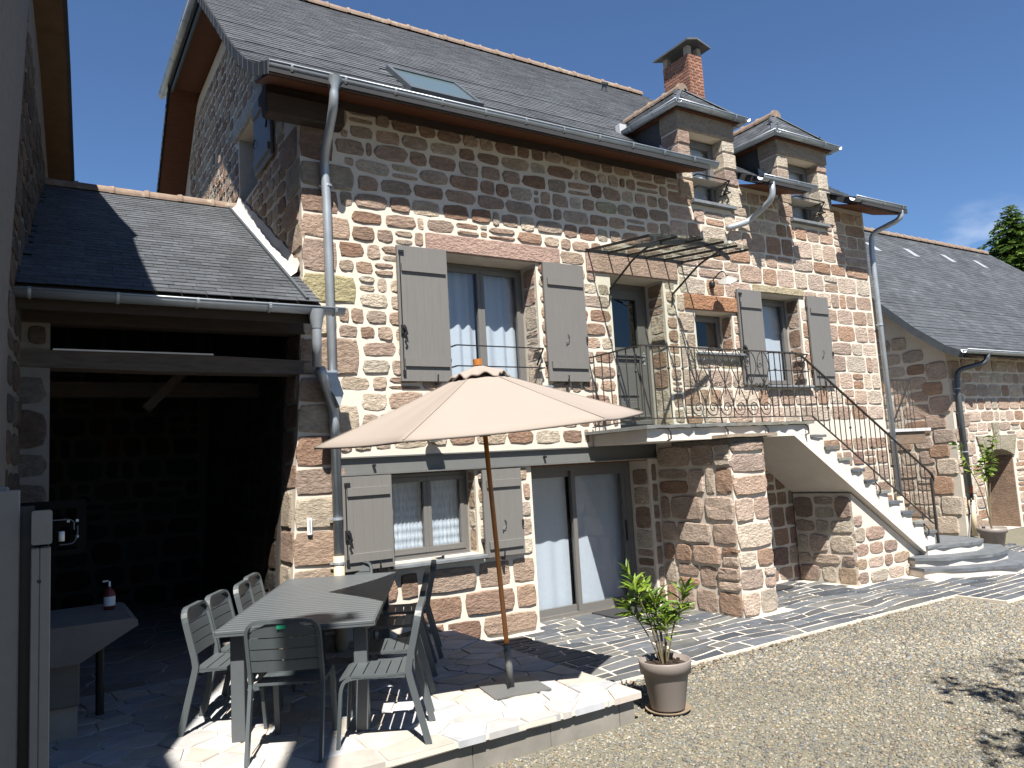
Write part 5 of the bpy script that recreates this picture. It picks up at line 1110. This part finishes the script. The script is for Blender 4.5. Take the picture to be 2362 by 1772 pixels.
def chair(x, y, ang, label, cat='chair'):
    """x,y: middle between the rear feet; ang: facing direction in degrees"""
    if not used[0]: o = ch0; used[0] = True
    else:
        o = ch0.copy(); COL.objects.link(o)
        for c in ch0.children: d = c.copy(); COL.objects.link(d); d.parent = o
    a = R(ang - 90); f = Vector((math.cos(R(ang)), math.sin(R(ang)), 0)); o.location = Vector((x, y, TZ + .002)) + f * .315; o.rotation_euler = (0, 0, a); tag(o, label, cat, 'grey slatted chairs around the dining table')
for k, (lb, q, da) in enumerate((('grey slatted chair on the porch side of the table, nearest the camera', 0, 0), ('grey slatted chair on the porch side of the table, second from the camera', 0, -2), ('grey slatted chair on the porch side, third from the camera, tucked in', .05, 3), ('grey slatted chair on the porch side, farthest from the camera', 0, 0))):
    d = .525 * k; chair(-1.33 + .465 * d + .88 * q, -1.53 + .885 * d - .47 * q, -28 + da, lb)
chair(-1.0, -2.745, 59.6, 'grey slatted chair at the near table end, seen from behind with green tag')
chair(.44, .0, 243, 'grey slatted chair at the far end of the table against the house wall')
for x, y, a, lb in ((-.05, -2.83, 151, 'grey slatted chair on the parasol side, nearest the camera, seat in sunlight'), (.25, -2.245, 152, 'grey slatted chair on the parasol side of the table, second from the camera'), (.68, -1.41, 154, 'grey slatted chair on the parasol side, third from the camera, in parasol shade'), (1.0, -.88, 155, 'grey slatted chair on the parasol side of the table, farthest, below the window sill')): chair(x, y, a, lb)
gt = MB(); gt.box(-.03, .03, -.304, -.3015, .80, .822); gto = bpy.data.objects
for o in list(COL.objects):
    if o.get('label', '').endswith('green tag'): gt.build('care_tag', M('green_tag', (.02, .30, .16), rough=.5, var=0), o, local=True)

# ================================================================== PARASOL
PB = Vector((.877, -2.353, TZ)); ax = Vector((-.075, -.031, 1)).normalized(); e1 = Vector((.865, -.5, 0)); e1 = (e1 - ax * e1.dot(ax)).normalized(); e2 = ax.cross(e1)
para = empty('parasol', PB, 'beige six sided parasol on a varnished wooden pole leaning over the table', 'parasol')
RR, ZT, ZA, TH1 = 1.325, 2.04, 2.50, -.40
def PP(r, t, z): return PB + ax * z + e1 * (r * math.sin(t)) - e2 * (r * math.cos(t))
def canopy(r0, r1, z0, z1, name, sag, wave=0, lift=0):
    nr, na = 8, 10; V = []; F = []; NA = 6 * na
    for i in range(nr + 1):
        f = i / nr
        for k in range(NA):
            u = (k % na) / na; t = TH1 + (k / na) * math.pi / 3; mid = math.sin(math.pi * u); rr = (r0 + (r1 - r0) * f) * (1 - (.134 + .035 * f) * mid)
            z = z0 + (z1 - z0) * f - sag * mid * f * (1 - f * .5) + .025 * math.sin(math.pi * f) * 1 + (wave * math.sin(u * math.pi * 6) * f)
            V.append(PP(rr, t + 0, z))
    for i in range(nr):
        for k in range(NA): F.append((i * NA + k, (i + 1) * NA + k, (i + 1) * NA + (k + 1) % NA, i * NA + (k + 1) % NA))
    mb = MB(); mb.add(V, F); return mb.build(name, FABRIC, para, smooth=True)
def hexr(u): return 1 / math.cos(0)
# chord-shaped panels: radius along a panel follows the straight edge between rib tips
def canopy2(r0, r1, z0, z1, name, dip=.05, scallop=0):
    nr, na = 9, 12; V = []; F = []; NA = 6 * na
    for i in range(nr + 1):
        f = i / nr
        for k in range(NA):
            j, u = divmod(k, na); u /= na; t0 = TH1 + j * math.pi / 3; r = r0 + (r1 - r0) * f
            a = PP(r, t0, 0) - PB; b = PP(r, t0 + math.pi / 3, 0) - PB; p = a.lerp(b, u) * (1 - (.05 * f + .0) * math.sin(math.pi * u))
            z = z0 + (z1 - z0) * f - .006 * math.sin(math.pi * f) - dip * math.sin(math.pi * u) * f * (1 - .6 * f) + scallop * f * (math.sin(u * math.pi) + .35 * math.sin(u * 12.6)) + .004 * math.sin(u * 19 + j) * math.sin(3.1 * f)
            V.append(PB + ax * z + p)
    for i in range(nr):
        for k in range(NA): F.append((i * NA + k, (i + 1) * NA + k, (i + 1) * NA + (k + 1) % NA, i * NA + (k + 1) % NA))
    # hem: a short turned-down edge gives the cloth thickness
    n0 = len(V)
    for k in range(NA): V.append(V[nr * NA + k] - ax * .018)
    for k in range(NA): F.append((nr * NA + k, n0 + k, n0 + (k + 1) % NA, nr * NA + (k + 1) % NA))
    mb = MB(); mb.add(V, F); o = mb.build(name, FABRIC, para, smooth=True); sm = o.modifiers.new('thickness', 'SOLIDIFY'); sm.thickness = .003
    return o
canopy2(.10, RR, ZA - .01, ZT, 'canopy', .035); canopy2(.02, .25, ZA + .05, ZA - .05, 'vent_flap', .0, .035)
SEAM = M('parasol_seam', (.29, .245, .212), rough=.9, var=.03, vs=30, spec=.1)
for j in range(6):
    t = TH1 + j * math.pi / 3
    quick('seam', SEAM, para, lambda m: m.ribbon([PP(.10 + (RR - .10) * f, t, ZA - .01 + (ZT - ZA + .01) * f - .006 * math.sin(math.pi * f) + .003) for f in lin(0, 1, 8)], .012, .002, tuple(ax.cross(PP(1, t, 0) - PB))))
quick('finial', POLEW, para, lambda m: m.tube([PB + ax * (ZA + .05), PB + ax * (ZA + .075), PB + ax * (ZA + .10)], .038, 14)); quick('pole', POLEW, para, lambda m: m.tube([PB + ax * .06, PB + ax * (ZA + .04)], .0195, 14), smooth=True)
for j in range(6):
    t = TH1 + j * math.pi / 3
    rb = quick('rib', POLEW, para, lambda m: m.bar(PP(.05, t, ZA - .05), PP(RR * .97, t, ZT - .012), .022, .014, side=ax)); quick('strut', POLEW, rb, lambda m: m.bar(PP(.04, t, ZT - .02), PP(RR * .52, t, ZT + .22), .018, .012, side=ax))
quick('runner', POLEW, para, lambda m: m.tube([PB + ax * (ZT - .06), PB + ax * (ZT + .0)], .045, 12))
pbase = empty('parasol_stand', PB, 'square grey steel parasol base plate with upright tube on the terrace', 'parasol stand')
a_ = R(-10.5); c1, s1 = math.cos(a_), math.sin(a_)
quick('base_plate', STEEL, pbase, lambda m: m.prism([(x * c1 - y * s1 + .891, x * s1 + y * c1 - 2.358) for x, y in ((-.232, -.22), (.232, -.22), (.232, .22), (-.232, .22))], TZ + .001, TZ + .012, lambda u, v, d: (u, v, d)))
quick('tube', STEEL, pbase, lambda m: m.tube([PB + ax * .012, PB + ax * .345], .028, 16), smooth=True); quick('clamp_screw', BLACK, pbase, lambda m: (m.tube([PB + ax * .30 + Vector((-.02, -.02, 0)), PB + ax * .30 + Vector((-.055, -.045, 0))], .008, 8), m.tube([PB + ax * .03 + Vector((-.02, -.02, 0)), PB + ax * .03 + Vector((-.06, -.045, 0))], .007, 8)))

# ================================================================== POTS AND PLANTS
GZ = -.022
pot = empty('plant_pot', (1.88, -3.03, GZ), 'tall taupe plastic flower pot on the gravel at the terrace corner', 'flower pot')
quick('pot_body', POTM, pot, lambda m: m.lathe([(0, .022), (.128, .022), (.132, .03), (.175, .285), (.178, .29), (.196, .292), (.203, .38), (.199, .388), (.188, .388), (.182, .34), (0, .335)], (1.88, -3.03, GZ), 40), smooth=True)
quick('soil', SOIL, pot, lambda m: m.lathe([(0, .352), (.08, .356), (.14, .35), (.184, .343)], (1.88, -3.03, GZ), 24)); quick('soil_crumbs', SOIL, pot, lambda m: [m.box(x, x + .02, y, y + .02, GZ + .345, GZ + .372) for x, y in [(1.88 + .15 * math.cos(k) * random.uniform(.2, 1), -3.03 + .15 * math.sin(k) * random.uniform(.2, 1)) for k in range(26)]], kind='stuff')
so_ = MB(); so_.lathe([(0, .0), (.15, .0), (.178, .026), (.172, .027), (.15, .010), (0, .008)], (1.88, -3.03, GZ), 32); so_ = so_.build('saucer', SAUC, smooth=True); tag(so_, 'terracotta coloured saucer under the tall taupe flower pot', 'saucer')
LV = {}
def leafmesh(kind):
    if kind in LV: return LV[kind]
    res = []
    for i in range(6):
        k = random.uniform(.75, 1.25)
        col = {'o': [(.17, .27, .025), (.13, .23, .02), (.23, .31, .035), (.085, .17, .022), (.20, .29, .03), (.06, .12, .02)][i], 'l': [(.14, .22, .03), (.10, .18, .025), (.19, .26, .04), (.12, .2, .03), (.16, .24, .035), (.09, .16, .02)][i]}[kind]
        wd = .088 if kind == 'o' else .22; mb = MB(); V = []
        for t, w_, dz in ((0, .12, 0), (.25, .8, .012), (.5, 1, .0), (.78, .66, -.05), (1, .02, -.12)):
            for s_ in (-1, 0, 1): V.append((s_ * wd * w_, t, dz + (.35 * wd * w_ if s_ else 0)))
        mb.add(V, [(r_ * 3 + c, r_ * 3 + c + 1, r_ * 3 + c + 4, r_ * 3 + c + 3) for r_ in range(4) for c in (0, 1)], col); o = mb.build('leaf', LEAF, smooth=True); res.append(o.data); bpy.data.objects.remove(o)
    LV[kind] = res; return res
def add_leaf(pl, p, d, ln, kind):
    d = Vector(d).normalized(); s_ = d.cross(Vector((0, 0, 1)));
    if s_.length < .05: s_ = Vector((1, 0, 0))
    s_.normalize(); s_ = Matrix.Rotation(random.uniform(-.9, .9), 3, d) @ s_; nn = s_.cross(d)
    mw = Matrix((s_ * ln, d * ln, nn * ln)).transposed().to_4x4(); mw.translation = Vector(p); inst('leaf', random.choice(leafmesh(kind)), pl, mw, ROOT[pl.name])
ole = empty('oleander', (1.88, -3.03, GZ + .35), 'young oleander with bright green narrow leaves growing in the taupe pot', 'plant')
RV_ = Vector((.847, -.528, 0)); FV = Vector((.53, .84, 0))
P0_ = Vector((1.88, -3.03, GZ + .34))
stems = [(-.235, .02, .72), (-.20, -.06, .60), (-.12, .05, .60), (-.05, -.04, .48), (-.01, .06, .52), (.02, -.05, .33), (.20, .0, .56), (.15, -.05, .44), (-.10, -.02, .40), (.08, .05, .42), (-.26, .04, .46)]
for a, b, hgt in stems:
    tip = P0_ + RV_ * a + FV * b + Vector((0, 0, hgt)); mid = P0_ + RV_ * a * .45 + FV * b * .5 + Vector((0, 0, hgt * .55)); base = P0_ + RV_ * a * .08 + FV * b * .1
    pts = fillet([base, mid, tip], .2, 5); quick('stem', STEM, ole, lambda m: m.tube(pts, .0065, 6, r2=.0035))
    dd = (tip - mid).normalized(); nl = 31 if hgt > .45 else 20
    for k in range(nl):
        f = random.uniform(.0, 1) ** .75; p = mid.lerp(tip, .25 + .78 * f) if True else tip; an = k * 2.4 + random.uniform(-.4, .4); el = random.uniform(.05, .75) + .85 * max(0, f - .45)
        side = Vector((math.cos(an), math.sin(an), 0)); add_leaf(ole, p, side * math.cos(el) + dd * math.sin(el) * 1.1, random.uniform(.10, .165), 'o')
lp = empty('plant_pot', (12.17, -.47, 0), 'grey brown flower pot standing beside the stair foot near the barn', 'flower pot')
quick('pot_body', POTM, lp, lambda m: m.lathe([(0, 0), (.16, 0), (.21, .27), (.235, .275), (.24, .36), (.225, .36), (.215, .32), (0, .31)], (12.17, -.47, 0), 28), smooth=True)
lem = empty('citrus_tree', (12.17, -.47, .31), 'small potted citrus tree with sparse light green leaves by the barn arch', 'plant')
for tip, n_ in (((12.35, -.42, 1.75), 46), ((12.55, -.5, 1.95), 50), ((11.7, -.3, 1.85), 30), ((12.2, -.4, 1.45), 20)):
    mid = Vector((12.15 + (tip[0] - 12.15) * .3, -.46, 1.0)); pts = fillet([(12.17, -.47, .3), mid, tip], .3, 5); quick('stem', STEM, lem, lambda m: m.tube(pts, .012, 6, r2=.005))
    for k in range(n_): p = mid.lerp(Vector(tip), random.uniform(.3, 1.05)); an = random.uniform(0, 6.28); add_leaf(lem, p, (math.cos(an), math.sin(an), random.uniform(-.5, .6)), random.uniform(.10, .16), 'l')
tool = empty('garden_tool', (11.7, -.3, .3), 'dark handled garden tool with orange grip leaning by the potted citrus tree', 'tool')
quick('handle', BLACK, tool, lambda m: m.tube([(11.75, -.25, .02), (12.35, -.1, .95)], .018, 8)); quick('grip', M('orange_plastic', (.65, .13, .02), rough=.4, var=0), tool, lambda m: m.tube([(12.35, -.1, .95), (12.42, -.08, 1.07)], .026, 10))

# ================================================================== TREES, POLE
def conifer(name, base, top, r_max, slope, label, zmin, n=170, seed=2):
    t = empty(name, base, label, 'tree'); rng = random.Random(seed); bx, by, bz_ = base
    quick('trunk', BARK, t, lambda m: m.tube([(bx, by, 0), (bx, by, top * .6), (bx, by, top)], .28, 8, r2=.02))
    mb = MB()
    for i in range(n):
        f = i / n; z = top - .05 - (top - zmin) * f ** .85; L_ = min(r_max, .12 + (top - z) * slope) * rng.uniform(.7, 1.12); an = i * 2.39996 + rng.uniform(-.25, .25); d = Vector((math.cos(an), math.sin(an), 0)); s_ = Vector((-d.y, d.x, 0))
        m_ = max(3, int(L_ / .085))
        for k in range(m_):
            u = (k + .6) / m_; p = Vector((bx, by, z)) + d * L_ * u + Vector((0, 0, L_ * (.20 * u - .42 * u * u)))
            for sg in (-1, 0, 1):
                sl_ = (.10 + .42 * L_ * .34 * (1 - u * .75)) * rng.uniform(.7, 1.2) if sg else .10
                q_dir = (s_ * sg * .8 + d * (.62 if sg else 1)).normalized(); kk = max(1, int(sl_ / .075))
                for j in range(kk):
                    q = p + q_dir * (sl_ * (j + .5) / kk) + Vector((0, 0, -.10 * (j / kk) ** 1.5 + rng.uniform(-.02, .02)))
                    c = rng.choice([(.10, .17, .035), (.13, .21, .04), (.065, .125, .03), (.17, .25, .045), (.05, .10, .03)]); w_ = rng.uniform(.05, .09); l_ = rng.uniform(.14, .24)
                    fd = (q_dir + Vector((rng.uniform(-.6, .6), rng.uniform(-.6, .6), rng.uniform(-.7, .35)))).normalized(); sd_ = fd.cross(Vector((rng.uniform(-.4, .4), rng.uniform(-.4, .4), 1))).normalized()
                    mb.add([q - sd_ * w_, q + sd_ * w_, q + fd * l_], [(0, 1, 2)], c)
    mb.build('crown', NEEDLE, t); return t
conifer('spruce_tree', (34.2, 8.0, 0), 12.2, 3.4, .75, 'dark green spruce rising behind the barn roof at the right edge', 5.5, 300)
def leafy(name, base, cz, rad, label, n=2600, seed=3, leaf=.055):
    t = empty(name, base, label, 'tree'); rng = random.Random(seed); b = Vector(base); tr = quick('trunk', BARK, t, lambda m: m.tube([b, b + Vector((.05, .05, cz * .5)), b + Vector((0, 0, cz))], .12, 10, r2=.05)); mb = MB(); br = MB()
    ends = []
    for i in range(26):
        an = i * 2.4; el = rng.uniform(-.35, 1.1); L_ = rad * rng.uniform(.6, 1.0); d = Vector((math.cos(an) * math.cos(el), math.sin(an) * math.cos(el), math.sin(el))); p0 = b + Vector((0, 0, cz * rng.uniform(.62, 1.0))); p1 = p0 + d * L_; br.tube([p0, p0.lerp(p1, .5) + Vector((0, 0, .08)), p1], .03, 5, r2=.006); ends.append((p0, p1))
    br.build('limbs', BARK, t)
    for i in range(n):
        p0, p1 = rng.choice(ends); q = p0.lerp(p1, rng.uniform(.35, 1.08)) + Vector((rng.gauss(0, .13), rng.gauss(0, .13), rng.gauss(0, .13))); d = Vector((rng.uniform(-1, 1), rng.uniform(-1, 1), rng.uniform(-1, .5))).normalized(); s_ = d.cross(Vector((rng.uniform(-1, 1), rng.uniform(-1, 1), 1))).normalized(); k = leaf * rng.uniform(.7, 1.4)
        c = rng.choice([(.06, .12, .02), (.09, .16, .03), (.045, .09, .02)]); mb.add([q, q + d * k + s_ * k * .5, q + d * k * 2, q + d * k - s_ * k * .5], [(0, 1, 2, 3)], c)
    mb.build('crown', LEAF, t); return t
leafy('garden_tree', (3.15, -8.65, -.03), 4.5, 1.95, 'leafy green tree on the gravel yard that throws branch shadows at lower right', 6500)
pole = empty('shadow_pole', (-3.27, -8.28, 0), 'tall wooden pole out of view, added to cast a narrow shadow on the terrace', 'pole')  # unseen, stands here for the shadow band across the terrace
quick('pole', WOODB, pole, lambda m: m.tube([(-3.27, -8.28, 0), (-3.27, -8.28, 10.75)], .18, 14, r2=.16)); quick('cross_arm', WOODB, pole, lambda m: m.bar((-3.66, -8.23, 10.45), (-2.96, -8.33, 10.45), .10, .10))
for x in (-3.61, -3.01): quick('insulator', WHITEP, pole, lambda m: m.tube([(x, -8.28, 10.5), (x, -8.28, 10.66)], .05, 8))  # pole head is unseen too, widens the tip of the cast shadow
